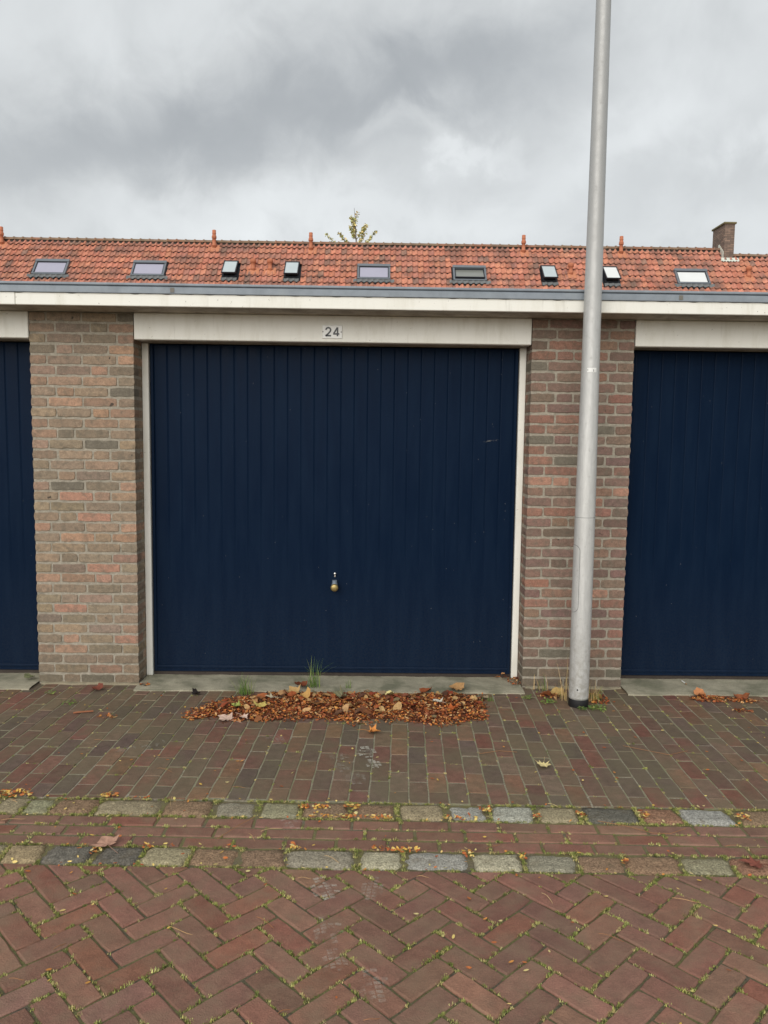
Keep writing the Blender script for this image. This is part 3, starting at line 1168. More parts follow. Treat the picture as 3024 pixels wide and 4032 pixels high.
# eave: soffit, fascia boards, zinc edging, flat roof, rear walls
link('soffit', bbox_mesh('soffit', -5.2, 5.2, -0.226, 0.30, HG + 0.0005, HG + 0.02, M_soffit, 0.002), garage)
seam = -1.866
for (xa, xb) in ((-5.2, seam), (seam + 0.0025, 5.2)):
    link('fascia_board', bbox_mesh('fascia_board', xa, xb, -0.247, -0.2265, HG - 0.0015, 2.449, M_white, 0.003), garage)


def trim(prof, x0, x1, m, name):
    n = len(prof)
    v = [(x, y, z) for x in (x0, x1) for (y, z) in prof]
    f = [(i, (i + 1) % n, n + (i + 1) % n, n + i) for i in range(n)] + [tuple(reversed(range(n))), tuple(range(n, 2 * n))]
    return mesh(name, v, f, m)


rt = link('roof_edging', trim([(-0.256, 2.4445), (-0.2575, 2.447), (-0.2575, 2.480), (-0.252, 2.4835), (-0.244, 2.4835), (-0.240, 2.486), (-0.240, 2.49), (-0.252, 2.4905),
                              (-0.2555, 2.4935), (-0.2555, 2.5015), (-0.251, 2.5055), (-0.20, 2.506), (-0.20, 2.4445)], -5.2, 5.2, M_zinc, 'roof_edging'), garage, color=srgb(138, 146, 154))
for xx in (-0.936, 2.076):
    link('joint_clip', bbox_mesh('joint_clip', xx - 0.012, xx + 0.012, -0.2605, -0.2572, 2.452, 2.479, M_zinc, 0.001), rt, color=srgb(120, 116, 108))
v, f = [], []
n = 420
for i in range(n + 1):   # dirt line where fascia meets zinc
    x = -3.2 + 6.4 * i / n
    hh = 0.0025 + 0.006 * max(0, noise.noise(Vector((x * 16, 0, 0))) + 0.12)
    v += [(x, -0.2482, 2.4455), (x, -0.2482, 2.4455 - hh)]
for i in range(n):
    f.append((2 * i, 2 * i + 1, 2 * i + 3, 2 * i + 2))
link('grime_line', mesh('grime_line', v, f, M_grime), rt, color=srgb(96, 92, 82))
link('roof', bbox_mesh('roof', -5.2, 5.2, -0.2255, 6.0, HG + 0.021, 2.47, M_lead, 0.003), garage)
link('rear_wall', bbox_mesh('rear_wall', -5.041, 5.041, 5.7, 5.95, -0.1, HG, M_farbrick), garage)
for xx in (-5.041, 4.80):
    link('side_wall', bbox_mesh('side_wall', xx, xx + 0.241, 0.301, 5.699, -0.1, HG, M_farbrick), garage)

# number plate
plate = thing('house_number_plate', 'small white enamel number plate reading 24 on the white lintel', 'number plate', (-0.0065, -0.0035, 2.2705))
link('plate', bbox_mesh('plate', -0.0625, 0.0625, -0.0065, -0.0003, -0.0405, 0.0405, M_enamel, 0.002), plate)


def stroke(paths, wd, y, th=0.0012):
    a = Acc()
    for pts in paths:
        n = len(pts)
        L, Rr = [], []
        for i in range(n):
            p = Vector(pts[i])
            d = Vector((0, 0))
            if i:
                d += (p - Vector(pts[i - 1])).normalized()
            if i < n - 1:
                d += (Vector(pts[i + 1]) - p).normalized()
            d.normalize()
            nn = Vector((-d.y, d.x)) * wd / 2
            L.append(p + nn)
            Rr.append(p - nn)
        V = [(p.x, y, p.y) for p in L + Rr] + [(p.x, y + th, p.y) for p in L + Rr]
        F = []
        for i in range(n - 1):
            F += [(i, n + i, n + i + 1, i + 1), (2 * n + i, i, i + 1, 2 * n + i + 1), (n + i, 3 * n + i, 3 * n + i + 1, n + i + 1)]
        F += [(0, 2 * n, 3 * n, n), (n - 1, 2 * n - 1, 4 * n - 1, 3 * n - 1)]
        a.add(V, F)
    return a


arc = [(-0.0245 + 0.0145 * math.cos(t), 0.0115 + 0.0145 * math.sin(t)) for t in np.linspace(PI * 1.0, -0.55, 12)]
two = [[(x, y) for (x, y) in arc] + [(-0.0255, -0.012), (-0.0395, -0.0235)], [(-0.0430, -0.0235), (-0.0075, -0.0235)]]
four = [[(0.0315, 0.0265), (0.0090, -0.0115)], [(0.0060, -0.0120), (0.0445, -0.0120)], [(0.0330, 0.0285), (0.0330, -0.0265)]]
link('digit', stroke(two, 0.0098, -0.0078).mesh('digit', M_ink), plate)
fa = Acc()
for k, pth in enumerate(four):
    s = stroke([pth], 0.0098, -0.0078 - 0.0001 * k)
    fa.add(s.v, s.f)
link('digit', fa.mesh('digit', M_ink), plate)
sv, sf = lathe([(0.0035, 0.0), (0.0032, 0.002), (0.0005, 0.0028)], 12)
sm = mesh('screw', [(x, -z, y) for (x, y, z) in sv], sf, M_sill)
for s in (-1, 1):
    link('screw', sm, plate, (0.0570 * s - .001, -0.0064, 0.0))

# ------------------------------------------------------------------ lamp post
PX0, PY0 = 1.5315, -0.330
post = thing('lamp_post', 'tall round brushed aluminium lamp post standing before the right brick pier', 'lamp post', (PX0, PY0, 0))
prof = [(0.0592, 0.046), (0.0596, 0.06), (0.0600, 0.4), (0.0600, 0.8), (0.0598, 1.1), (0.0585, 1.3), (0.0560, 1.6), (0.0522, 2.03), (0.0470, 3.0), (0.0417, 4.1), (0.0370, 5.2), (0.0330, 6.0)]
pv, pf = lathe(prof, 64)
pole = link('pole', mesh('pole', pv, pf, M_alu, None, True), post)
sv_, sf_ = lathe([(0.0598, 1.1566), (0.0603, 1.157), (0.0603, 1.1582), (0.0597, 1.1586)], 64, False)
link('seam', mesh('seam', sv_, sf_, M_lead, None, True), post)
bv, bf = lathe([(0.0606, -0.06), (0.0606, 0.046), (0.0598, 0.048), (0.055, 0.048)], 64)
link('base_sleeve', mesh('base_sleeve', bv, bf, M_dark, None, True), post)


def curved(a0, a1, z0, z1, rad, r_off, corner, na=26, nz=30, name='patch', m=M_alu, smooth=True):
    """rounded rectangle wrapped on the pole; angle 0 faces the street (-y), positive to the right"""
    V, F = [], []
    wa, hz = (a1 - a0) / 2 * rad, (z1 - z0) / 2
    for j in range(nz + 1):
        for i in range(na + 1):
            s, t = (i / na * 2 - 1), (j / nz * 2 - 1)
            tz = math.sin(t * PI / 2)
            ss = math.sin(s * PI / 2)
            z = tz * hz
            over = max(0.0, abs(z) - (hz - corner))
            lim = wa - (corner - math.sqrt(max(0, corner * corner - over * over))) if corner > 0 else wa
            x = ss * lim
            a = (a0 + a1) / 2 + x / rad
            V.append((math.sin(a) * (rad + r_off), -math.cos(a) * (rad + r_off), (z0 + z1) / 2 + z))
    for j in range(nz):
        for i in range(na):
            q = j * (na + 1) + i
            F.append((q, q + 1, q + na + 2, q + na + 1))
    return mesh(name, V, F, m, None, smooth)


ad = link('access_door', curved(-1.96, -0.632, 0.585, 0.990, 0.0601, 0.0011, 0.036, name='access_door'), post)
link('gap', curved(-1.99, -0.606, 0.5835, 0.9915, 0.0601, 0.0004, 0.037, name='gap', m=M_dark), ad)
hv = []
for i in range(20):
    a = 2 * PI * i / 20
    hv.append((i, a))
hole = Acc()
hv = [(math.sin(-0.39 + 0.0052 * math.cos(2 * PI * i / 20) / 0.0597) * 0.0602, -math.cos(-0.39 + 0.0052 * math.cos(2 * PI * i / 20) / 0.0597) * 0.0602, 0.112 + 0.0052 * math.sin(2 * PI * i / 20)) for i in range(20)]
link('bolt_hole', mesh('bolt_hole', hv, [tuple(range(20))], M_dark), post)
st = link('sticker', curved(-0.62, 0.42, 2.010, 2.035, 0.0524, 0.0009, 0.0, 16, 4, 'sticker', M_enamel), post)
for (a0, a1, z0, z1) in ((0.06, 0.125, 2.013, 2.026), (0.24, 0.27, 2.013, 2.025), (-0.56, -0.50, 2.019, 2.028)):
    link('mark', curved(a0, a1, z0, z1, 0.0524, 0.0013, 0.0, 4, 2, 'mark', M_ink if a0 > 0 else M_lead), st)

# ------------------------------------------------------------------ the terrace behind
AL = math.radians(51)
R0 = Vector((0.494, 24.598, 8.827))
Sx = Vector((1, 0, 0))
Tn = Vector((0, -math.cos(AL), -math.sin(AL)))
Nr = Vector((0, -math.sin(AL), math.cos(AL)))
RB = Matrix((Sx, -Tn, Nr)).transposed().to_4x4()


def roofm(s, t, n=0.0):
    m = RB.copy()
    m.translation = R0 + Sx * s + Tn * t + Nr * n
    return m


TW, TG, T0 = 0.2, 0.3135, 0.262
XA0, XA1, XB1 = -17.0, 12.831, 21.0     # extents along the roof (s); right house starts behind the chimney
TEAVE = 4.35


def pan(u):
    """cross section of a pantile: broad hollow, then a roll on the right"""
    u = u % 1.0
    return float(np.interp(u, [0, .12, .30, .46, .62, .76, .88, .97, 1.0], [-0.002, -0.018, -0.026, -0.020, 0.006, 0.026, 0.030, 0.016, -0.002]))


def tile_mesh(seed):
    R = random.Random(seed)
    n = 11
    V, F = [], []
    for (y, zz_) in ((0.0, 0.058), (0.02, 0.060), (0.37, 0.010)):
        for i in range(n + 1):
            u = i / n
            V.append((u * 0.208 + R.uniform(-.001, .001), y + (R.uniform(-.002, .002) if y == 0 else 0), zz_ + pan(min(u, 0.999))))
    for i in range(n + 1):
        u = i / n
        V.append((u * 0.208, 0.004, 0.049 + pan(min(u, 0.999))))
    W_ = n + 1
    for r in range(2):
        for i in range(n):
            a = r * W_ + i
            F.append((a, a + 1, a + W_ + 1, a + W_))
    for i in range(n):
        F.append((3 * W_ + i, 3 * W_ + i + 1, i + 1, i))
    return V, F


TILES = [tile_mesh(i) for i in range(6)]
TM = [mesh('roof_tile', V, F, M_tile, None, True) for (V, F) in TILES]
SKY = [(-11.90, 1.19, 'w', M_pane_l), (-8.41, 1.18, 'w', M_pane_l), (-0.36, 1.18, 'w', M_pane_l), (3.08, 1.19, 'o', M_pane_d), (11.12, 1.18, 'w', M_pane_w),
       (-5.505, 0.52, 'n', M_pane_g), (-3.30, 0.52, 'n', M_pane_g), (5.94, 0.53, 'n', M_pane_g), (8.18, 0.54, 'n', M_pane_w)]


def tilecol():
    base = rnd.choice([srgb(192, 122, 96), srgb(184, 118, 94), srgb(196, 128, 98), srgb(174, 116, 98), srgb(160, 112, 98), srgb(188, 114, 88), srgb(200, 132, 104)])
    base = tuple(b_ * 0.6 + m_ * 0.4 for b_, m_ in zip(base, srgb(190, 122, 96)))
    if rnd.random() < 0.06:
        base = srgb(150, 112, 96)
    return vary(tuple(q * 1.1 for q in desat(base, 0.12)), 0.09)


def build_house(name, label, s0, s1, tr, tiles_n):
    """terrace with a tiled roof; tr = distance of its ridge below the main ridge along the slope"""
    h = thing(name, label, 'house', (R0.x + (s0 + s1) / 2, R0.y - 2.4, 0))
    off = Matrix.Translation(-Vector(h.location))
    rp = R0 + Tn * tr
    ev = R0 + Tn * TEAVE
    dep = rp.y - ev.y
    xa, xb = R0.x + s0, R0.x + s1
    # walls (gabled block)
    wy0, wy1 = ev.y + 0.28, 2 * rp.y - ev.y - 0.28
    wz = ev.z + 0.28 * math.tan(AL) - 0.12
    v = [(xa, wy0, -0.1), (xb, wy0, -0.1), (xb, wy1, -0.1), (xa, wy1, -0.1), (xa, wy0, wz), (xb, wy0, wz), (xb, wy1, wz), (xa, wy1, wz), (xa, rp.y, rp.z - 0.16), (xb, rp.y, rp.z - 0.16)]
    f = [(0, 1, 5, 4), (2, 3, 7, 6), (1, 2, 6, 9, 5), (3, 0, 4, 8, 7), (4, 5, 9, 8), (6, 7, 8, 9), (3, 2, 1, 0)]
    link('wall', mesh('wall', [off @ Vector(p) for p in v], f, M_farbrick), h)
    # roof deck, tiles lie on it
    dn = 0.10
    n2 = Vector((0, math.sin(AL), math.cos(AL)))
    rt_, el = rp, ev
    er = Vector((0, 2 * rp.y - ev.y, ev.z))
    v = []
    for x in (xa, xb):
        v += [(x, el.y, el.z), (x, rp.y, rp.z), (x, er.y, er.z), (x, el.y, el.z - 0.12), (x, rp.y, rp.z - 0.14), (x, er.y, er.z - 0.12)]
    f = [(0, 6, 7, 1), (1, 7, 8, 2), (3, 4, 10, 9), (4, 5, 11, 10), (0, 3, 9, 6), (2, 8, 11, 5), (0, 1, 4, 3), (1, 2, 5, 4), (6, 9, 10, 7), (7, 10, 11, 8)]
    roof = link('roof', mesh('roof', [off @ Vector(p) for p in v], f, M_veluxd), h)
    items = []
    i0 = math.ceil((s0 - 0.431) / TW - 1e-6)
    i1 = math.floor((s1 - 0.431) / TW + 1e-6)
    for i in range(i0, i1):
        s = 0.431 + TW * i
        for k in range(0, 14):
            t = T0 + TG * k
            if t < tr + 0.2 or t > TEAVE:
                continue
            bad = False
            for (sc_, wd, kd, _) in SKY:
                ta, tb = (1.16, 1.99) if kd != 'n' else (1.10, 2.02)
                if abs(s + 0.1 - sc_) < wd / 2 - 0.02 and ta + 0.12 < t - 0.12 < tb + 0.05:
                    bad = True
            if bad:
                continue
            m = roofm(s, t, 0.004)
            q = project(m.translation)
            vis = q is not None and -30 < q[0] < 3050 and q[1] < 1165
            items.append((0 if vis else 1, (m.translation - CAM).length, m))
    items.sort(key=lambda a: (a[0], a[1]))
    acc = Acc()
    for j, (nv, _, m) in enumerate(items):
        col = tilecol()
        wob = Matrix.Rotation(rnd.uniform(-.012, .012), 4, 'Z') @ Matrix.Rotation(rnd.uniform(-.01, .01), 4, 'X')
        mm = off @ m @ Matrix.Translation((0, rnd.uniform(-.004, .004), rnd.uniform(-.002, .002))) @ wob
        if j < tiles_n and nv == 0:
            link('roof_tile', TM[j % 6], roof, mw=mm, color=col)
        else:
            V, F = TILES[j % 6]
            acc.add(V, F, col, mm)
    o = link('roof_tile_field', acc.mesh('roof_tile_field', M_tile, True), roof)
    o['kind'] = 'stuff'
    # ridge tiles
    RL = 0.3325
    n = 10
    V, F = [], []
    for (x, r) in ((0, 0.122), (0.022, 0.128), (0.05, 0.124), (0.056, 0.106), (RL + 0.02, 0.101)):
        for i in range(n + 1):
            a = PI * i / n
            V.append((x, -math.cos(a) * r, math.sin(a) * r - 0.02))
    for j in range(4):
        for i in range(n):
            a = j * (n + 1) + i
            F.append((a, a + n + 1, a + n + 2, a + 1))
    rm = mesh('ridge_tile', V, F, M_ridge, None, True)
    x = s0
    while x < s1 - 0.05:
        p = off @ Vector((R0.x + x, rp.y, rp.z + 0.028 + rnd.uniform(-.004, .004)))
        link('ridge_tile', rm, roof, p, (0, rnd.uniform(-.01, .01), rnd.uniform(-.01, .01)), color=vary(rnd.choice([srgb(150, 118, 98), srgb(156, 112, 90), srgb(142, 116, 98)]), 0.08))
        x += RL
    # dark mortar bed below the ridge tiles
    link('ridge_bed', mesh('ridge_bed', [off @ Vector(p) for p in ((xa, rp.y - 0.10, rp.z - 0.075), (xb, rp.y - 0.10, rp.z - 0.075), (xb, rp.y - 0.03, rp.z + 0.07), (xa, rp.y - 0.03, rp.z + 0.07), (xb, rp.y + 0.1, rp.z - 0.06), (xa, rp.y + 0.1, rp.z - 0.06))],
                           [(0, 1, 2, 3), (3, 2, 4, 5)], M_sill), roof)
    link('eaves_gutter', bbox_mesh('eaves_gutter', xa - h.location.x, xb - h.location.x, ev.y - 0.13 - h.location.y, ev.y + 0.02 - h.location.y, ev.z - 0.16, ev.z - 0.04, M_zinc, 0.02), h, color=srgb(150, 150, 145))
    return h, off, roof


hA, offA, roofA = build_house('terraced_house', 'long terrace with weathered orange pantile roof behind the garages', XA0, XA1, 0.0, 295)
hB, offB, roofB = build_house('terraced_house', 'right house with lower tiled ridge beside the chimney stack', XA1, XB1, 0.33, 120)

# roof windows
for (s, wd, kd, pm) in SKY:
    t0, t1 = (1.20, 1.965) if kd != 'n' else (1.135, 1.985)
    ln = t1 - t0
    mb = offA @ roofm(s, t1, 0.0)
    fb = 0.062
    a = Acc()
    hgt = 0.115
    fm = M_velux if kd != 'n' else M_veluxd
    # frame: two sides and a top hood and a bottom sash
    a.box(-wd / 2, -wd / 2 + fb, 0.0, ln, 0.0, hgt)
    a.box(wd / 2 - fb, wd / 2, 0.0, ln, 0.0, hgt)
    a.box(-wd / 2 - 0.006, wd / 2 + 0.006, ln - 0.115 if kd != 'n' else ln - 0.05, ln + 0.004, 0.0, hgt + 0.022)
    a.box(-wd / 2, wd / 2, -0.004, 0.055, 0.0, hgt - 0.004)
    skl = link('roof_window', a.mesh('roof_window', fm), hA, mw=mb)
    gx, gy0, gy1 = wd / 2 - fb, 0.055, ln - (0.115 if kd != 'n' else 0.05)
    if kd == 'w':
        sash = Acc()
        i_ = 0.026
        sash.box(-gx, gx, gy0, gy0 + i_, 0.02, hgt - 0.012)
        sash.box(-gx, gx, gy1 - i_, gy1, 0.02, hgt - 0.012)
        sash.box(-gx, -gx + i_, gy0 + i_, gy1 - i_, 0.02, hgt - 0.012)
        sash.box(gx - i_, gx, gy0 + i_, gy1 - i_, 0.02, hgt - 0.012)
        link('sash', sash.mesh('sash', M_veluxd), skl)
        link('pane', bbox_mesh('pane', -gx + i_, gx - i_, gy0 + i_, gy1 - i_, 0.03, 0.086, pm, 0.001), skl)
    elif kd == 'o':
        # pivot window standing ajar: sash tilted, lower edge pushed out, dark opening below
        sm_ = Matrix.Translation((0, gy1 - 0.12, 0.05)) @ Matrix.Rotation(math.radians(-11), 4, 'X')
        sash = Acc()
        lo = -(gy1 - gy0 - 0.15)
        sash.box(-gx, gx, lo, lo + 0.04, -0.02, 0.02, mw=sm_)
        sash.box(-gx, -gx + 0.035, lo + 0.04, 0.08, -0.02, 0.02, mw=sm_)
        sash.box(gx - 0.035, gx, lo + 0.04, 0.08, -0.02, 0.02, mw=sm_)
        link('sash', sash.mesh('sash', M_veluxd), skl)
        pn = Acc()
        pn.box(-gx + 0.035, gx - 0.035, lo + 0.04, 0.08, -0.006, 0.008, mw=sm_)
        link('pane', pn.mesh('pane', M_pane_d), skl)
        dk = Acc()
        dk.box(-gx, gx, gy0, gy1, 0.0, 0.006)
        link('opening', dk.mesh('opening', M_dark), skl)
    else:
        # top-hung window, lid lifted at the lower edge over a dark skirt
        sm_ = Matrix.Translation((0, ln - 0.03, hgt)) @ Matrix.Rotation(math.radians(-10), 4, 'X')
        lid = Acc()
        lo = -(ln - 0.03)
        wl = wd / 2 - 0.006
        lid.box(-wl, -wl + 0.032, lo, 0.02, -0.012, 0.03, mw=sm_)
        lid.box(wl - 0.032, wl, lo, 0.02, -0.012, 0.03, mw=sm_)
        lid.box(-wl + 0.032, wl - 0.032, -0.03, 0.02, -0.012, 0.03, mw=sm_)
        lid.box(-wl + 0.032, wl - 0.032, lo, lo + 0.036, -0.012, 0.03, mw=sm_)
        link('sash', lid.mesh('sash', M_veluxd), skl)
        pn = Acc()
        pn.box(-wl + 0.032, wl - 0.032, lo + 0.036, -0.03, -0.004, 0.016, mw=sm_)
        link('pane', pn.mesh('pane', pm), skl)
        dk = Acc()
        dk.box(-wd / 2 + 0.01, wd / 2 - 0.01, 0.012, ln - 0.06, 0.0, 0.07)
        link('skirt', dk.mesh('skirt', M_dark), skl)
    # lead apron following the tiles below the window
    V, F = [], []
    wf = wd / 2 + (0.14 if kd != 'n' else 0.02)
    n = 60
    for i in range(n + 1):
        x = -wf + 2 * wf * i / n
        u = ((x + s) - 0.431) / TW
        sn = pan(u)
        V += [(x, 0.0, 0.085 + sn * 0.3), (x, -0.06, 0.080 + sn), (x, -0.145, 0.074 + sn)]
    for i in range(n):
        for k in range(2):
            b_ = i * 3 + k
            F.append((b_, b_ + 1, b_ + 4, b_ + 3))
    link('lead_apron', mesh('lead_apron', V, F, M_lead, None, True), skl)

# terracotta flue pipes near the ridge and low vents on the slope
fv, ff = lathe([(0.075, -0.10), (0.075, 0.13), (0.088, 0.135), (0.088, 0.165), (0.068, 0.17), (0.066, 0.40), (0.088, 0.405), (0.09, 0.43), (0.078, 0.44), (0.088, 0.455),
                (0.09, 0.47), (0.078, 0.485), (0.062, 0.56), (0.074, 0.575), (0.076, 0.585), (0.068, 0.59), (0.068, 0.69), (0.060, 0.70), (0.02, 0.70)], 20)
flue_m = mesh('flue_pipe', fv, ff, M_terra, None, True)
vv, vf = lathe([(0.082, -0.12), (0.082, 0.10), (0.088, 0.105), (0.088, 0.135), (0.072, 0.14), (0.074, 0.32), (0.106, 0.33), (0.108, 0.43), (0.09, 0.455), (0.06, 0.47), (0.01, 0.475)], 20)
vent_m = mesh('vent_pipe', vv, vf, M_terra, None, True)
TERC = srgb(190, 120, 90)


def flange_mesh(w_, l_):
    V, F = [], []
    n, m_ = 16, 6
    for j in range(m_ + 1):
        for i in range(n + 1):
            x = -w_ / 2 + w_ * i / n
            y = -l_ / 2 + l_ * j / m_
            r = math.hypot(x, y) / (min(w_, l_) / 2)
            z = 0.045 + 0.05 * max(0, 1 - r) - 0.020 * math.sin(2 * PI * (x / 0.2)) * min(1, r * 0.8)
            V.append((x, y, z))
    for j in range(m_):
        for i in range(n):
            a = j * (n + 1) + i
            F.append((a, a + 1, a + n + 2, a + n + 1))
    return mesh('flange', V, F, M_terra, None, True)


flm = flange_mesh(0.44, 0.36)
for (s, t) in ((-14.01, 0.373), (-6.24, 0.37), (-2.69, 0.43), (5.146, 0.384), (8.764, 0.36)):
    p = R0 + Sx * s + Tn * t
    fp = link('flue_pipe', flue_m, hA, offA @ p, color=TERC)
    mm = RB.copy()
    link('flange', flm, fp, mw=mm, color=srgb(198, 132, 100))
for (s, t) in ((-4.694, 1.589), (-4.088, 1.576), (6.743, 1.55), (13.206, 1.56)):
    p = R0 + Sx * s + Tn * t
    hh, oo = (hB, offB) if s > XA1 else (hA, offA)
    fp = link('vent_pipe', vent_m, hh, oo @ p, color=TERC)
    link('flange', flm, fp, mw=RB.copy(), color=srgb(198, 132, 100))

# chimney stack on the party wall
CX0, CX1, CY0, CY1 = 13.02, 13.40, 24.26, 25.27
CT = 9.72
lx, ly, lz = hA.location
ch = link('chimney', bbox_mesh('chimney', CX0 - lx, CX1 - lx, CY0 - ly, CY1 - ly, 7.6, CT, M_farbrick, 0.006), hA)
link('cap', bbox_mesh('cap', CX0 - lx - 0.045, CX1 - lx + 0.045, CY0 - ly - 0.045, CY1 - ly + 0.045, CT + 0.0, CT + 0.07, mottled('mossy_cap', 0.25, 8, 0.9, 60, 0.5, 0.01), 0.012), ch, color=srgb(118, 110, 82))
# stepped lead flashing
M_flash = plain('pale_lead', srgb(214, 218, 206), 0.6, 0, 0.4, 0.12, 10)
stp = Acc()
for k in range(5):
    y0 = CY0 - 0.01 + k * 0.085
    zb = R0.z - (R0.y - y0) * math.tan(AL)
    stp.box(CX0 - 0.02 - lx, CX0 - 0.003 - lx, y0 - ly, y0 + 0.10 - ly, zb - 0.02, zb + 0.36 - 0.03 * k)
link('step_flashing', stp.mesh('step_flashing', M_flash), ch)
fr_ = Acc()
zb = R0.z - (R0.y - CY0) * math.tan(AL)
V = []
F = []
for i in range(25):
    x = CX0 - 0.12 + (CX1 - CX0 + 0.30) * i / 24
    sn = 0.018 * math.sin(i * 1.7)
    b_ = CY0 - 0.006
    V += [(x - lx, b_ - ly, zb + 0.10), (x - lx, b_ - 0.02 - ly, zb + 0.055), (x - lx, b_ - 0.14 - ly, zb - 0.06 + sn)]
for i in range(24):
    for k in range(2):
        q = i * 3 + k
        F.append((q, q + 1, q + 4, q + 3))
link('front_flashing', mesh('front_flashing', V, F, M_flash), ch)

# ------------------------------------------------------------------ young tree behind the terrace
tree = thing('tree', 'thin yellowing treetop rising behind the tiled ridge', 'tree', (-0.9, 40, 0))
pts = [(0, 0, -0.1), (0.02, 0.05, 4), (-0.03, 0, 8), (-0.03, 0, 11), (-0.06, 0, 12.7), (-0.10, 0, 13.6), (-0.19, 0, 14.66)]
v, f = tube(pts, [0.16, 0.13, 0.10, 0.07, 0.035, 0.025, 0.008], 10)
trunk = link('trunk', mesh('trunk', v, f, M_bark, None, True), tree, color=srgb(108, 100, 92))
limbs = Acc()
crown = Acc()
TLC = [srgb(220, 212, 148), srgb(200, 200, 136), srgb(228, 216, 156), srgb(184, 188, 128), srgb(230, 202, 138)]


def leaf_cluster(p, r, n):
    for _ in range(n):
        q = p + Vector((rnd.gauss(0, r), rnd.gauss(0, r), rnd.gauss(0, r * 0.9)))
        m = Matrix.Translation(q) @ Matrix.Rotation(rnd.uniform(0, 6.3), 4, 'Z') @ Matrix.Rotation(rnd.uniform(-1.3, 1.3), 4, 'X')
        s = rnd.uniform(0.04, 0.07)
        crown.add([(0, -s, 0), (s * .8, -s * .1, s * .15), (s * .5, s, 0), (-s * .5, s, 0), (-s * .8, -s * .1, s * .15)], [(0, 1, 2, 3, 4)], vary(rnd.choice(TLC), 0.12), m)


def limb(a, b, sag, dens, r0_=0.022):
    a, b = Vector(a), Vector(b)
    P_ = []
    for k in range(7):
        t = k / 6
        p = a.lerp(b, t)
        p.z += sag * (t * t - t)
        p += Vector((rnd.uniform(-.02, .02), rnd.uniform(-.03, .03), 0))
        P_.append(p)
    v_, f_ = tube(P_, [r0_ * (1 - 0.8 * k / 6) for k in range(7)], 5)
    limbs.add(v_, f_)
    for k in range(2, 7):
        leaf_cluster(P_[k], 0.055, int(dens))
        if k < 6:
            leaf_cluster(P_[k].lerp(P_[k + 1], 0.5), 0.05, int(dens * .8))


vis = [((-0.03, 0, 11.9), (-1.75, 0.2, 13.22), 0.5, 16), ((-0.04, 0, 12.3), (-1.0, -0.3, 13.15), 0.3, 16), ((-0.05, 0, 12.85), (-0.42, 0.1, 13.62), 0.2, 15), ((-0.07, 0, 13.2), (-0.24, 0.2, 13.75), 0.1, 10),
       ((-0.10, 0, 13.55), (-0.33, -0.1, 14.12), 0.1, 13), ((-0.04, 0, 12.4), (0.50, 0.1, 13.72), 0.3, 16), ((-0.04, 0, 12.2), (1.02, -0.2, 13.30), 0.35, 18), ((-0.05, 0, 12.9), (0.36, -0.2, 13.55), 0.15, 12), ((-0.13, 0, 14.0), (0.02, 0, 14.42), 0.05, 2)]
for (a, b, s_, d_) in vis:
    limb(a, b, s_, d_)
for k in range(34):
    z = 4.5 + k * 0.21
    a_ = k * 2.4
    L = 2.6 - 0.13 * (k * 0.21) * 1.4 + rnd.uniform(-.3, .3)
    limb((0, 0, z), (math.cos(a_) * L, math.sin(a_) * L, z + L * 0.45), 0.5, 10, 0.035)
leaf_cluster(Vector((-0.11, 0, 13.95)), 0.06, 14)
leaf_cluster(Vector((-0.16, 0, 14.02)), 0.07, 12)
link('limbs', limbs.mesh('limbs', M_bark), trunk, color=srgb(120, 112, 100))
link('crown', crown.mesh('crown', M_tleaf), tree)

# ------------------------------------------------------------------ moss in the joints
acc = Acc()
MC = [srgb(160, 160, 92), srgb(138, 144, 78), srgb(176, 172, 110), srgb(120, 128, 68), srgb(180, 168, 116), srgb(104, 112, 60)]
for (x, y, z, wgt) in mosspts:
    p = Vector((x, y, 0))
    nz = noise.noise(p * 7.0) * 0.6 + noise.noise(p * 23.0) * 0.6
    if nz * 1.35 + wgt * 0.55 + rnd.uniform(-.25, .25) < 0.50:
        continue
    n = rnd.randint(9, 18)
    sz = rnd.uniform(0.55, 1.0) * (1.0 + 0.8 * max(0, nz))
    tone = rnd.choice(MC)
    for _ in range(n):
        bx, by = x + rnd.gauss(0, 0.0042), y + rnd.gauss(0, 0.0042)
        a_ = rnd.uniform(0, 2 * PI)
        L = rnd.uniform(0.003, 0.0072) * sz
        wv = L * rnd.uniform(0.22, 0.45)
        lean = rnd.uniform(0.2, 1.0)
        dx_, dy_ = math.cos(a_), math.sin(a_)
        zt = z + L * (1 - 0.5 * lean) + 0.003
        acc.add([(bx - dy_ * wv, by + dx_ * wv, z), (bx + dy_ * wv, by - dx_ * wv, z), (bx + dx_ * L * lean, by + dy_ * L * lean, zt)], [(0, 1, 2)], vary(tuple(q * 1.15 for q in tone), 0.2))
o = link('moss', acc.mesh('moss', M_moss))
tag(o, 'pale green moss growing in the paving joints', 'moss', None, 'stuff')

# ------------------------------------------------------------------ dust footprints


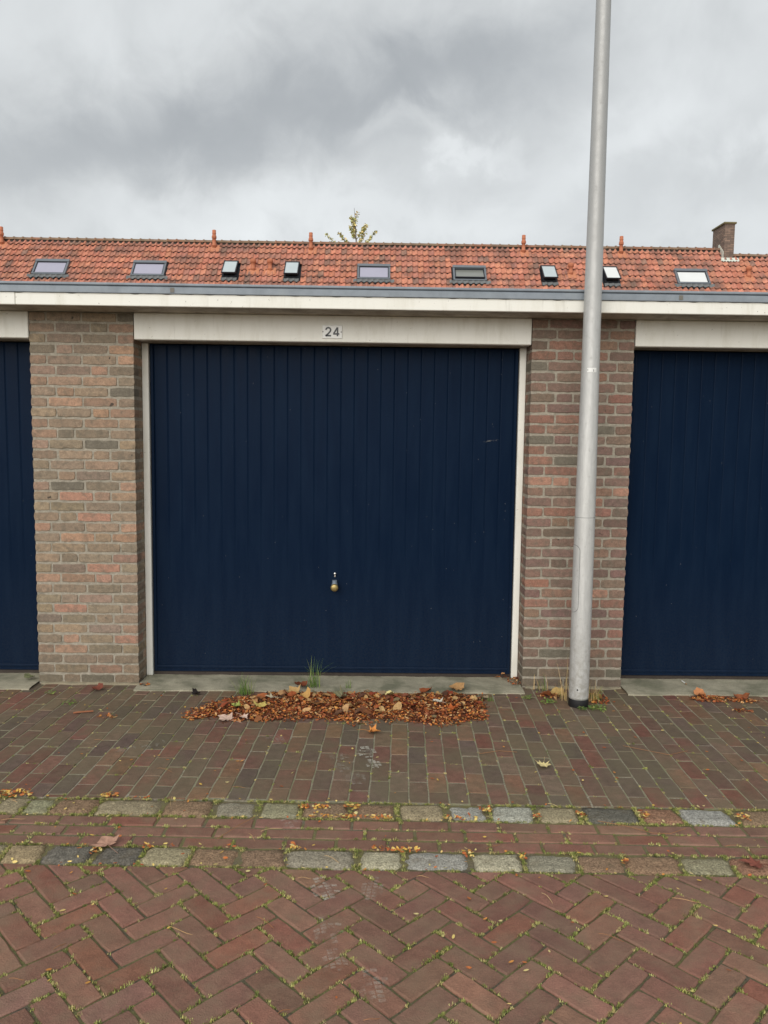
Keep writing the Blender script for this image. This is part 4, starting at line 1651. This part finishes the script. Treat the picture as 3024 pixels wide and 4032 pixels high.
def footprint(name, x, y, rot, m, label, wd=0.098, ln=0.275, z=0.0042, keep=1.0, part='both'):
    root = thing(name, label, 'footprint', (x, y, z), 'dusty shoe prints', (0, 0, rot))
    for (cx, cy, rx, ry) in ((0, 0.062, wd / 2, 0.080), (0, -0.085, wd * 0.40, 0.058)):
        if part == 'fore' and cy < 0 or part == 'heel' and cy > 0:
            continue
        a = Acc()
        n, nr = 4, 8
        for i in range(n):
            for j in range(nr):
                u0, u1 = -1 + 2 * i / n + 0.045, -1 + 2 * (i + 1) / n - 0.045
                v0, v1 = -1 + 2 * j / nr + 0.03, -1 + 2 * (j + 1) / nr - 0.03
                if ((u0 + u1) / 2) ** 2 + ((v0 + v1) / 2) ** 2 > 0.95 or rnd.random() > keep:
                    continue
                cu_ = 0.16 * (1 - abs(u0 + u1) / 2)
                def pt(u, v, c_):
                    return (cx + u * rx, cy + (v + c_) * ry * 0.93, 0)
                c0, c1 = 0.16 * (1 - u0 * u0), 0.16 * (1 - u1 * u1)
                a.add([pt(u0, v0, c0), pt(u1, v0, c1), pt(u1, v1, c1), pt(u0, v1, c0)], [(0, 1, 2, 3)])
        pn_ = 'sole_mark' if cy > 0 else 'heel_mark'
        link(pn_, a.mesh(pn_, m), root)
    return root


footprint('footprint', 0.262, -1.152, 0.22, M_chalk, 'crisp white shoe print on the pavement in front of the leaf pile', keep=0.93)
footprint('footprint', 0.205, -1.46, 0.12, M_chalk_f, 'paler white shoe print on pavement just behind the sett row', part='fore')
footprint('footprint', 0.115, -1.20, 0.15, M_chalk_f, 'faint dusty shoe print left of the crisp white one', keep=0.7)
footprint('footprint', -0.225, -0.99, 0.3, M_chalk_f, 'faint dusty shoe print on pavement below the yellow leaf', keep=0.7, part='fore')
footprint('footprint', 0.133, -2.37, 0.35, M_chalk_m, 'bright dusty sole print on herringbone road near the pale sett', part='fore', keep=0.85)
footprint('footprint', 0.272, -2.375, -0.1, M_chalk_f, 'thin grid-patterned sole print right of the bright road print', part='fore', wd=0.08)
footprint('footprint', 0.150, -2.61, 0.2, M_chalk_f, 'faint shoe print on herringbone road below the bright one', keep=0.8)
footprint('footprint', 0.30, -2.87, 0.2, M_chalk_f, 'faint shoe print at the bottom edge of the road', keep=0.8, part='fore')
footprint('footprint', -0.035, -1.885, 0.3, M_chalk_f, 'faint shoe print across the gutter bricks', keep=0.7, part='fore')
footprint('footprint', -0.93, -1.03, -1.0, M_chalk_f, 'faint dusty shoe print on the left of the pavement', keep=0.55)

# ------------------------------------------------------------------ leaf litter
POLY = [(-0.80, -0.61), (-0.76, -0.46), (-0.62, -0.30), (-0.34, -0.17), (0.0, -0.15), (0.325, -0.16), (0.52, -0.20), (0.60, -0.15), (0.80, -0.15), (0.93, -0.23), (0.95, -0.36), (0.93, -0.59), (0.62, -0.68), (0.36, -0.60), (0.18, -0.645), (-0.1, -0.60), (-0.40, -0.66), (-0.6, -0.58), (-0.74, -0.64)]


def inside(x, y, poly):
    c = False
    for i in range(len(poly)):
        (x1, y1), (x2, y2) = poly[i], poly[i - 1]
        if (y1 > y) != (y2 > y) and x < (x2 - x1) * (y - y1) / (y2 - y1) + x1:
            c = not c
    return c


def edge_dist(x, y, poly):
    d = 9
    p = Vector((x, y))
    for i in range(len(poly)):
        a, b_ = Vector(poly[i - 1]), Vector(poly[i])
        t = max(0, min(1, (p - a).dot(b_ - a) / (b_ - a).length_squared))
        d = min(d, (p - a.lerp(b_, t)).length)
    return d


LC = [srgb(206, 168, 118), srgb(178, 128, 84), srgb(170, 100, 58), srgb(196, 122, 62), srgb(140, 72, 42), srgb(112, 62, 40), srgb(206, 146, 78), srgb(156, 82, 46), srgb(90, 54, 38), srgb(182, 108, 56), srgb(150, 92, 62)]


def leaflet(acc, x, y, z, cols, L=None, flat=0.35):
    L = L or rnd.uniform(0.012, 0.028)
    wv = L * rnd.uniform(0.16, 0.30)
    cup = rnd.uniform(-0.15, 0.35) * L
    m = Matrix.Translation((x, y, z)) @ Matrix.Rotation(rnd.uniform(0, 2 * PI), 4, 'Z') @ Matrix.Rotation(rnd.gauss(0, flat), 4, 'X') @ Matrix.Rotation(rnd.gauss(0, flat * 0.7), 4, 'Y')
    V = [(-L / 2, 0, cup * .5), (-L * .2, wv, cup * .25), (L * .2, wv * .9, cup * .25), (L / 2, 0, cup * .6), (L * .2, -wv * .9, cup * .2), (-L * .2, -wv, cup * .2), (0, 0, 0)]
    acc.add(V, [(6, 1, 0), (6, 2, 1), (6, 3, 2), (6, 4, 3), (6, 5, 4), (6, 0, 5)], vary(rnd.choice(cols), 0.15), m)


def mound(x, y, poly, h):
    d = edge_dist(x, y, poly)
    return 0.46 * h * min(1, d / 0.2) * (0.75 + 0.6 * noise.noise(Vector((x * 6, y * 6, 0))))


acc = Acc()
# packed bottom of the pile
nx, ny = 72, 28
V, F, idx = [], [], {}
for j in range(ny + 1):
    for i in range(nx + 1):
        x, y = -0.9 + 1.9 * i / nx, -0.72 + 0.68 * j / ny
        if inside(x, y, POLY):
            idx[(i, j)] = len(V)
            V.append((x, y, max(0.001, mound(x, y, POLY, 0.034) + rnd.uniform(-.006, .004))))
for j in range(ny):
    for i in range(nx):
        q = [(i, j), (i + 1, j), (i + 1, j + 1), (i, j + 1)]
        if all(k in idx for k in q):
            F.append(tuple(idx[k] for k in q))
acc.add(V, F, srgb(96, 54, 36))
cnt = 0
while cnt < 7000:
    x, y = rnd.uniform(-0.92, 1.02), rnd.uniform(-0.74, -0.05)
    if inside(x, y, POLY):
        z = mound(x, y, POLY, 0.036) + rnd.uniform(0.001, 0.012)
    elif edge_dist(x, y, POLY) < abs(rnd.gauss(0, 0.05)) * (0.3 + max(0, noise.noise(Vector((x * 5, y * 5, 7))) * 2)):
        z = 0.004
    else:
        continue
    cnt += 1
    leaflet(acc, x, y, z, LC, flat=0.45)
cnt = 0
MID = [srgb(190, 152, 104), srgb(150, 96, 60), srgb(120, 74, 50), srgb(176, 134, 88), srgb(96, 66, 50), srgb(190, 152, 104), srgb(164, 92, 54), srgb(136, 118, 88), srgb(150, 74, 48)]
while cnt < 130:
    x, y = rnd.uniform(-0.86, 0.97), -0.12 - abs(rnd.gauss(0, 0.22))
    if not inside(x, y, POLY):
        continue
    cnt += 1
    s_ = rnd.uniform(0.013, 0.032)
    cv_ = rnd.uniform(0.1, 0.6)
    mw = Matrix.Translation((x, y, mound(x, y, POLY, 0.040) + rnd.uniform(0.010, 0.020))) @ Matrix.Rotation(rnd.uniform(0, 6.3), 4, 'Z') @ Matrix.Rotation(rnd.gauss(0, 0.4), 4, 'X') @ Matrix.Rotation(rnd.gauss(0, 0.4), 4, 'Y')
    V, F = [(0, 0, 0)], []
    for i in range(9):
        t_ = 2 * PI * i / 9
        r_ = s_ * rnd.uniform(0.6, 1.25)
        V.append((r_ * math.cos(t_) * 1.25, r_ * math.sin(t_) * 0.8, cv_ * s_ * (math.sin(t_) ** 2) * rnd.uniform(0.2, 0.9)))
    F = [(0, 1 + i, 1 + (i + 1) % 9) for i in range(9)]
    acc.add(V, F, vary(rnd.choice(MID), 0.15), mw)
o = link('leaf_litter', acc.mesh('leaf_litter', M_leaf))
tag(o, 'heap of small orange brown leaflets in front of the middle garage door', 'leaf litter', None, 'stuff')

acc = Acc()
for (cx, cy, rx, ry, n, hh) in ((2.42, -0.21, 0.15, 0.055, 260, 0.02), (2.60, -0.24, 0.09, 0.04, 110, 0.02), (1.22, 0.10, 0.05, 0.09, 90, 0.03), (1.14, 0.16, 0.05, 0.05, 40, 0.05), (1.40, -0.16, 0.07, 0.06, 110, 0.02),
                                (1.68, -0.22, 0.07, 0.10, 170, 0.025), (-1.24, -0.66 + .05, 0.06, 0.03, 26, 0.008), (2.50, -0.42, 0.07, 0.03, 40, 0.008), (-1.20, -0.05, 0.03, 0.03, 18, 0.012)):
    for _ in range(n):
        a_, r_ = rnd.uniform(0, 2 * PI), math.sqrt(rnd.random())
        leaflet(acc, cx + rx * r_ * math.cos(a_), cy + ry * r_ * math.sin(a_), 0.006 + hh * (1 - r_) * rnd.random() + (0.01 if cy > -0.13 else 0), LC, flat=0.5)
o = link('drifted_leaflets', acc.mesh('drifted_leaflets', M_leaf))
tag(o, 'small drifts of brown leaflets by the lamp post and right door', 'leaf litter', None, 'stuff')

SCAT = [srgb(214, 176, 88), srgb(204, 140, 72), srgb(222, 196, 120), srgb(186, 110, 60), srgb(206, 188, 130), srgb(170, 96, 56)]
acc = Acc()
for _ in range(330):          # single leaflets all over
    x, y = rnd.uniform(-2.5, 3.0), rnd.uniform(-3.4, -0.15)
    leaflet(acc, x, y, 0.0055, SCAT, rnd.uniform(0.012, 0.024), 0.12)
for (xa, xb, y0, n) in ((-1.5, -1.24, -1.60, 90), (-1.45, -1.24, -1.64, 50), (-0.93, -0.86, -1.62, 40), (-0.05, 0.10, -1.70, 60), (0.0, 0.26, -1.775, 44), (0.14, 0.22, -1.69, 34), (0.27, 0.36, -1.78, 26), (0.57, 0.72, -1.775, 30), (0.74, 0.80, -1.70, 30),
                        (0.28, 0.46, -2.035, 50), (-0.04, 0.02, -2.03, 16), (-0.81, -0.77, -2.09, 16), (0.63, 0.67, -2.06, 16), (1.16, 1.20, -1.72, 20), (0.96, 1.0, -1.74, 14), (1.42, 1.47, -1.72, 24), (1.83, 1.9, -1.72, 30), (1.22, 1.26, -2.1, 10), (-0.62, -0.58, -2.05, 16), (0.84, 0.87, -2.08, 12)):
    for _ in range(n):
        x = rnd.uniform(xa, xb)
        leaflet(acc, x, ky(x, y0) + rnd.gauss(0, 0.011), rnd.uniform(0.004, 0.013), SCAT, rnd.uniform(0.012, 0.024), 0.4)
for _ in range(170):          # caught along the sett rows
    x = rnd.uniform(-2.0, 2.5)
    y0 = rnd.choice((Y_PAV, Y_S1, Y_S2, Y_ROAD))
    leaflet(acc, x, ky(x, y0) + rnd.gauss(0, 0.010), 0.006, SCAT, rnd.uniform(0.012, 0.022), 0.25)
o = link('scattered_leaflets', acc.mesh('scattered_leaflets', M_leaf))
tag(o, 'single yellow and orange leaflets scattered over the paving', 'leaflets', None, 'stuff')

acc = Acc()
for _ in range(62):           # dry stalks
    x, y = rnd.uniform(-2.0, 2.2), rnd.uniform(-3.3, -0.7)
    if y > -1.6 and rnd.random() < 0.6:
        continue
    L = rnd.uniform(0.035, 0.10)
    a_ = rnd.gauss(0, 0.7)
    bend = rnd.uniform(-0.4, 0.4)
    P_ = []
    px_, py_ = x, y
    for k in range(6):
        P_.append((px_, py_, 0.0052 + 0.003 * math.sin(k)))
        px_ += math.cos(a_) * L / 5
        py_ += math.sin(a_) * L / 5
        a_ += bend / 3
    v_, f_ = tube(P_, [0.0009] * 5 + [0.0005], 4)
    acc.add(v_, f_, vary(rnd.choice([srgb(188, 150, 106), srgb(160, 112, 74), srgb(204, 178, 130)]), 0.12))
for P_ in ([(1.23, -1.80, .006), (1.33, -1.84, .007), (1.43, -1.90, .006), (1.50, -1.905, .007), (1.58, -1.86, .006)],
           [(0.82, -1.10, .006), (0.93, -1.06, .006), (1.02, -1.075, .006)], [(-0.34, -1.97, .007), (-0.27, -1.86, .01), (-0.22, -1.79, .008)], [(1.60, -0.98, .006), (1.80, -1.10, .008), (1.92, -1.04, .006)]):
    v_, f_ = tube(P_, [0.0013] * len(P_), 5)
    acc.add(v_, f_, srgb(150, 108, 74))
o = link('dry_stalks', acc.mesh('dry_stalks', M_twig))
tag(o, 'thin dry leaf stalks scattered on the bricks', 'stalks', None, 'stuff')

# large single leaves
LOBES = [(-90, 0.34), (-62, 0.30), (-40, 0.62), (-24, 0.42), (-8, 0.58), (12, 0.86), (26, 0.52), (44, 0.62), (58, 0.58), (72, 0.66), (90, 1.0), (108, 0.66), (122, 0.58), (136, 0.62), (154, 0.52), (168, 0.86), (188, 0.58), (204, 0.42), (220, 0.62), (242, 0.30)]


def maple(name, x, y, z, size, rot, col, label, curl=0.25, tilt=0.1, plain_=False, stem=True):
    R = random.Random(int((x * 977 + y * 331) * 1000))
    V, F = [(0, -0.06 * size, 0)], []
    lob = [(a, 0.62 + 0.2 * math.sin(math.radians(a)) + R.uniform(-.05, .05)) for a in range(-90, 270, 18)] if plain_ else LOBES
    n = len(lob)
    for ring in (0.5, 1.0):
        for (a, r) in lob:
            t = math.radians(a + R.uniform(-3, 3))
            rr = r * size * 0.62 * ring * (1 + R.uniform(-.06, .06))
            px_, py_ = rr * math.cos(t), rr * math.sin(t)
            h_ = curl * (rr ** 2) / (size * 0.6) * (1 + 0.8 * math.sin(2 * t + R.random())) + 0.04 * size * math.sin(7 * t) * ring
            V.append((px_, py_, h_))
    for i in range(n):
        j = (i + 1) % n
        F.append((0, 1 + i, 1 + j))
        F.append((1 + i, 1 + n + i, 1 + n + j, 1 + j))
    o = link(name, mesh(name, V, F, M_leaf, None, True), None, (x, y, z), (rnd.gauss(0, tilt), rnd.gauss(0, tilt), rot), color=col)
    tag(o, label, 'leaf', 'large fallen leaves')
    if stem:
        v_, f_ = tube([(0, -0.1 * size, 0.001), (0.05 * size, -0.55 * size, 0.004), (0.15 * size, -0.95 * size, 0.001)], [0.0011, 0.0009, 0.0007], 5)
        link('stem', mesh('stem', v_, f_, M_twig), o, color=tuple(c * 0.8 for c in col))
    return o


def zp(x, y):
    return mound(x, y, POLY, 0.040) + 0.012 if inside(x, y, POLY) else 0.006


BL = [(-0.557, -0.645, .105, 0.5, (206, 178, 160), 'pale pinkish maple leaf lying at the front left of the leaf heap', 0.2, 0),
      (-0.465, -0.625, .06, 2.0, (216, 190, 172), 'small pale leaf right beside the pinkish maple leaf', 0.3, 0),
      (-0.395, -0.475, .10, 2.9, (206, 184, 106), 'yellow maple leaf on the front of the heap', 0.3, 0),
      (-0.335, -0.31, .085, 1.0, (222, 208, 178), 'cream leaf with torn edge on the left half of the heap', 0.3, 0),
      (-0.222, -0.19, .095, 0.3, (176, 142, 92), 'tan leaf at the back of the heap near the tall grass tuft', 0.4, 0),
      (-0.195, -0.075, .10, 1.8, (124, 68, 44), 'red brown curled leaf at the back edge below the tall grass', 0.6, 1),
      (0.09, -0.275, .105, 0.9, (130, 126, 96), 'grey green curled leaf in the middle of the heap', 0.6, 0),
      (0.369, -0.215, .07, 2.2, (218, 204, 140), 'pale yellow leaf standing out at the middle of the heap', 0.5, 1),
      (0.664, -0.374, .085, 0.2, (214, 208, 190), 'whitish torn leaf on the right part of the heap', 0.3, 0),
      (0.811, -0.115, .12, 0.1, (178, 138, 92), 'large tan leaf at the back right end of the heap', 0.35, 1),
      (0.60, -0.13, .095, 2.6, (150, 84, 50), 'rust leaf at the back right of the heap left of the large tan one', 0.5, 1),
      (0.506, -0.436, .10, 1.2, (150, 62, 40), 'dark red maple leaf on the right front of the heap', 0.25, 0),
      (0.744, -0.486, .09, 2.5, (196, 104, 54), 'bright orange leaf near the right front corner of the heap', 0.3, 0),
      (-0.138, -0.316, .075, 0.0, (190, 148, 88), 'rolled tan leaf in the left middle of the heap', 0.9, 1),
      (0.271, -0.817, .085, 2.2, (204, 134, 70), 'orange leaf lying alone in front of the heap', 0.45, 0),
      (-0.528, -0.47, .065, 0.6, (150, 160, 84), 'green yellow leaf at the left front of the heap', 0.3, 0),
      (-0.05, -0.42, .09, 1.5, (176, 120, 74), 'brown leaf on the front middle of the heap', 0.4, 0),
      (0.97, -0.23, .06, 1.5, (166, 148, 120), 'small grey tan leaf at the right tip of the heap', 0.4, 1),
      (1.12, -1.235, .085, 1.35, (222, 204, 146), 'pale yellow maple leaf alone on the right of the pavement', 0.3, 0),
      (-0.764, -2.016, .10, 0.3, (176, 136, 116), 'pinkish brown maple leaf resting on the dark slate setts', 0.10, 0),
      (1.738, -2.136, .095, 0.7, (134, 78, 64), 'dark red maple leaf on the rusty sett at right edge', 0.08, 0),
      (1.455, -0.175, .115, 0.4, (188, 158, 100), 'big tan leaf leaning at the left of the lamp post foot', 0.4, 1),
      (1.365, -0.165, .085, 2.0, (150, 94, 60), 'brown leaf left of the big tan leaf by the lamp post', 0.5, 1),
      (-1.47, -0.14, .085, 0.2, (120, 66, 52), 'dark red leaf at the foot of the left pier', 0.5, 1),
      (-1.968, 0.05, .08, 1.1, (122, 126, 92), 'dull green leaf on the concrete beside the left pier', 0.4, 1),
      (2.366, -0.155, .09, 0.5, (184, 124, 82), 'upper curled tan leaf by the right door threshold', 0.6, 1),
      (2.587, -0.215, .11, 2.8, (160, 96, 62), 'wide brown leaf by the threshold at the right edge', 0.5, 1),
      (-0.822, -0.21, .065, 0.9, (40, 34, 32), 'small blackened leaf left of the heap', 0.6, 1)]
for (x, y, s, rz, c, lb, cu_, pln) in BL:
    z = zp(x, y) if not (y > -0.13) else max(zp(x, y), 0.022)
    maple('fallen_leaf', x, y, z + 0.005, s * 1.05, rz * 2, vary(srgb(*c), 0.03), lb, cu_, 0.16 if inside(x, y, POLY) else 0.05, bool(pln), stem=not pln)

# brown stick on the left pavement
P_ = [(-1.456, -0.565, 0.009), (-1.43, -0.556, 0.0105), (-1.39, -0.543, 0.0098), (-1.352, -0.531, 0.009)]
v_, f_ = tube(P_, [0.0052, 0.0058, 0.0052, 0.0048], 8)
o = link('stick', mesh('stick', v_, f_, M_twig), color=srgb(150, 98, 70))
tag(o, 'short brown stick lying on the pavement before the left pier', 'stick')
# cigarette end
v_, f_ = tube([(2.345, 0.115, 0.0185), (2.347, 0.085, 0.0185), (2.348, 0.062, 0.0185)], [0.004, 0.004, 0.0038], 10)
o = thing('cigarette_butt', 'white cigarette butt on the concrete threshold of the right garage', 'cigarette butt', (2.346, 0.09, 0.0185))
link('paper', mesh('paper', [Vector(q) - Vector((2.346, 0.09, 0.0185)) for q in v_], f_, M_whitebutt), o)
v_, f_ = tube([(0.002, -0.028, 0), (0.0025, -0.040, 0)], [0.0042, 0.004], 10)
link('filter', mesh('filter', v_, f_, M_twig), o, color=srgb(150, 120, 90))

# ------------------------------------------------------------------ grass and weeds


def grass(name, x, y, z, n, L, spread, cols, label, lean=0.0):
    a = Acc()
    for _ in range(n):
        bx, by = rnd.gauss(0, spread * 0.25), rnd.gauss(0, spread * 0.15)
        an = rnd.uniform(0, 2 * PI)
        l_ = L * rnd.uniform(0.45, 1.15)
        out_ = rnd.uniform(0.1, 0.75)
        wv = rnd.uniform(0.0012, 0.0026)
        col = vary(rnd.choice(cols), 0.15)
        V, F = [], []
        for k in range(5):
            t = k / 4
            r_ = l_ * out_ * t ** 1.6 + lean * t * l_
            zz_ = l_ * (t - 0.42 * out_ * t * t)
            cx_, cy_ = bx + math.cos(an) * r_ * (1 if not lean else 1), by + math.sin(an) * r_ * 0.6
            ww = wv * (1 - t) + 0.0002
            V += [(cx_ - math.sin(an) * ww, cy_ + math.cos(an) * ww, zz_), (cx_ + math.sin(an) * ww, cy_ - math.cos(an) * ww, zz_)]
        for k in range(4):
            F.append((2 * k, 2 * k + 1, 2 * k + 3, 2 * k + 2))
        a.add(V, F, col)
    o = link(name, a.mesh(name, M_plant), None, (x, y, z))
    tag(o, label, 'grass', 'grass tufts')
    return o


GR = [srgb(112, 138, 66), srgb(96, 124, 58), srgb(140, 154, 84), srgb(84, 112, 54)]
DRY = [srgb(196, 170, 118), srgb(176, 146, 96), srgb(160, 150, 92), srgb(206, 186, 140)]
grass('grass_tuft', -0.53, -0.19, 0.005, 70, 0.135, 0.11, GR, 'bushy green grass tuft at the left end of the leaf heap')
grass('grass_tuft', -0.115, -0.06, 0.010, 34, 0.20, 0.10, GR, 'tall sparse grass tuft at the back of the leaf heap')
grass('grass_tuft', 0.115, -0.07, 0.010, 12, 0.09, 0.06, GR, 'tiny grass tuft at the back middle of the leaf heap')
grass('grass_tuft', 1.475, -0.24, 0.0, 22, 0.30, 0.10, DRY, 'tall dry yellow grass left of the lamp post')
grass('grass_tuft', 1.64, -0.25, 0.0, 44, 0.15, 0.12, DRY + GR[:1], 'tangled dry grass right of the lamp post foot')
grass('grass_tuft', 1.36, -0.05, 0.0, 14, 0.13, 0.12, GR[2:] + DRY[:1], 'thin grass against the right pier foot')
grass('grass_tuft', 0.99, -0.27, 0.0, 16, 0.05, 0.08, GR, 'short green grass at the right tip of the heap')


def weed(x, y, r, n, label):
    a = Acc()
    for _ in range(n):
        an, rr = rnd.uniform(0, 2 * PI), r * math.sqrt(rnd.random())
        m = Matrix.Translation((rr * math.cos(an), rr * math.sin(an), rnd.uniform(0.004, 0.022))) @ Matrix.Rotation(rnd.uniform(0, 6.3), 4, 'Z') @ Matrix.Rotation(rnd.uniform(-.6, .6), 4, 'X')
        s = rnd.uniform(0.005, 0.011)
        a.add([(0, -s, 0), (s * .55, -s * .2, 0.001), (s * .4, s * .6, 0), (0, s, 0.001), (-s * .4, s * .6, 0), (-s * .55, -s * .2, 0.001)], [(0, 1, 2, 3, 4, 5)], vary(rnd.choice(GR), 0.18), m)
        if rnd.random() < 0.4:
            v_, f_ = tube([(0, 0, 0), (rr * math.cos(an), rr * math.sin(an), 0.01)], [0.0008, 0.0006], 4)
            a.add(v_, f_, srgb(120, 130, 70))
    o = link('weed', a.mesh('weed', M_plant), None, (x, y, 0.0))
    tag(o, label, 'weed', 'small green weeds')


weed(1.357, -0.296, 0.05, 46, 'small green weed on the pavement left of the lamp post')
weed(1.625, -0.40, 0.055, 80, 'green weed at the right front of the lamp post foot')
weed(1.24, -0.22, 0.03, 22, 'tiny green weed at the left corner of the right pier')
weed(-1.735, -0.206, 0.035, 26, 'tiny green weed in front of the left pier')
weed(-1.55, -0.37, 0.05, 30, 'sparse green weed on the pavement below the left pier')
weed(1.53, -0.42, 0.03, 20, 'tiny green weed directly in front of the lamp post')
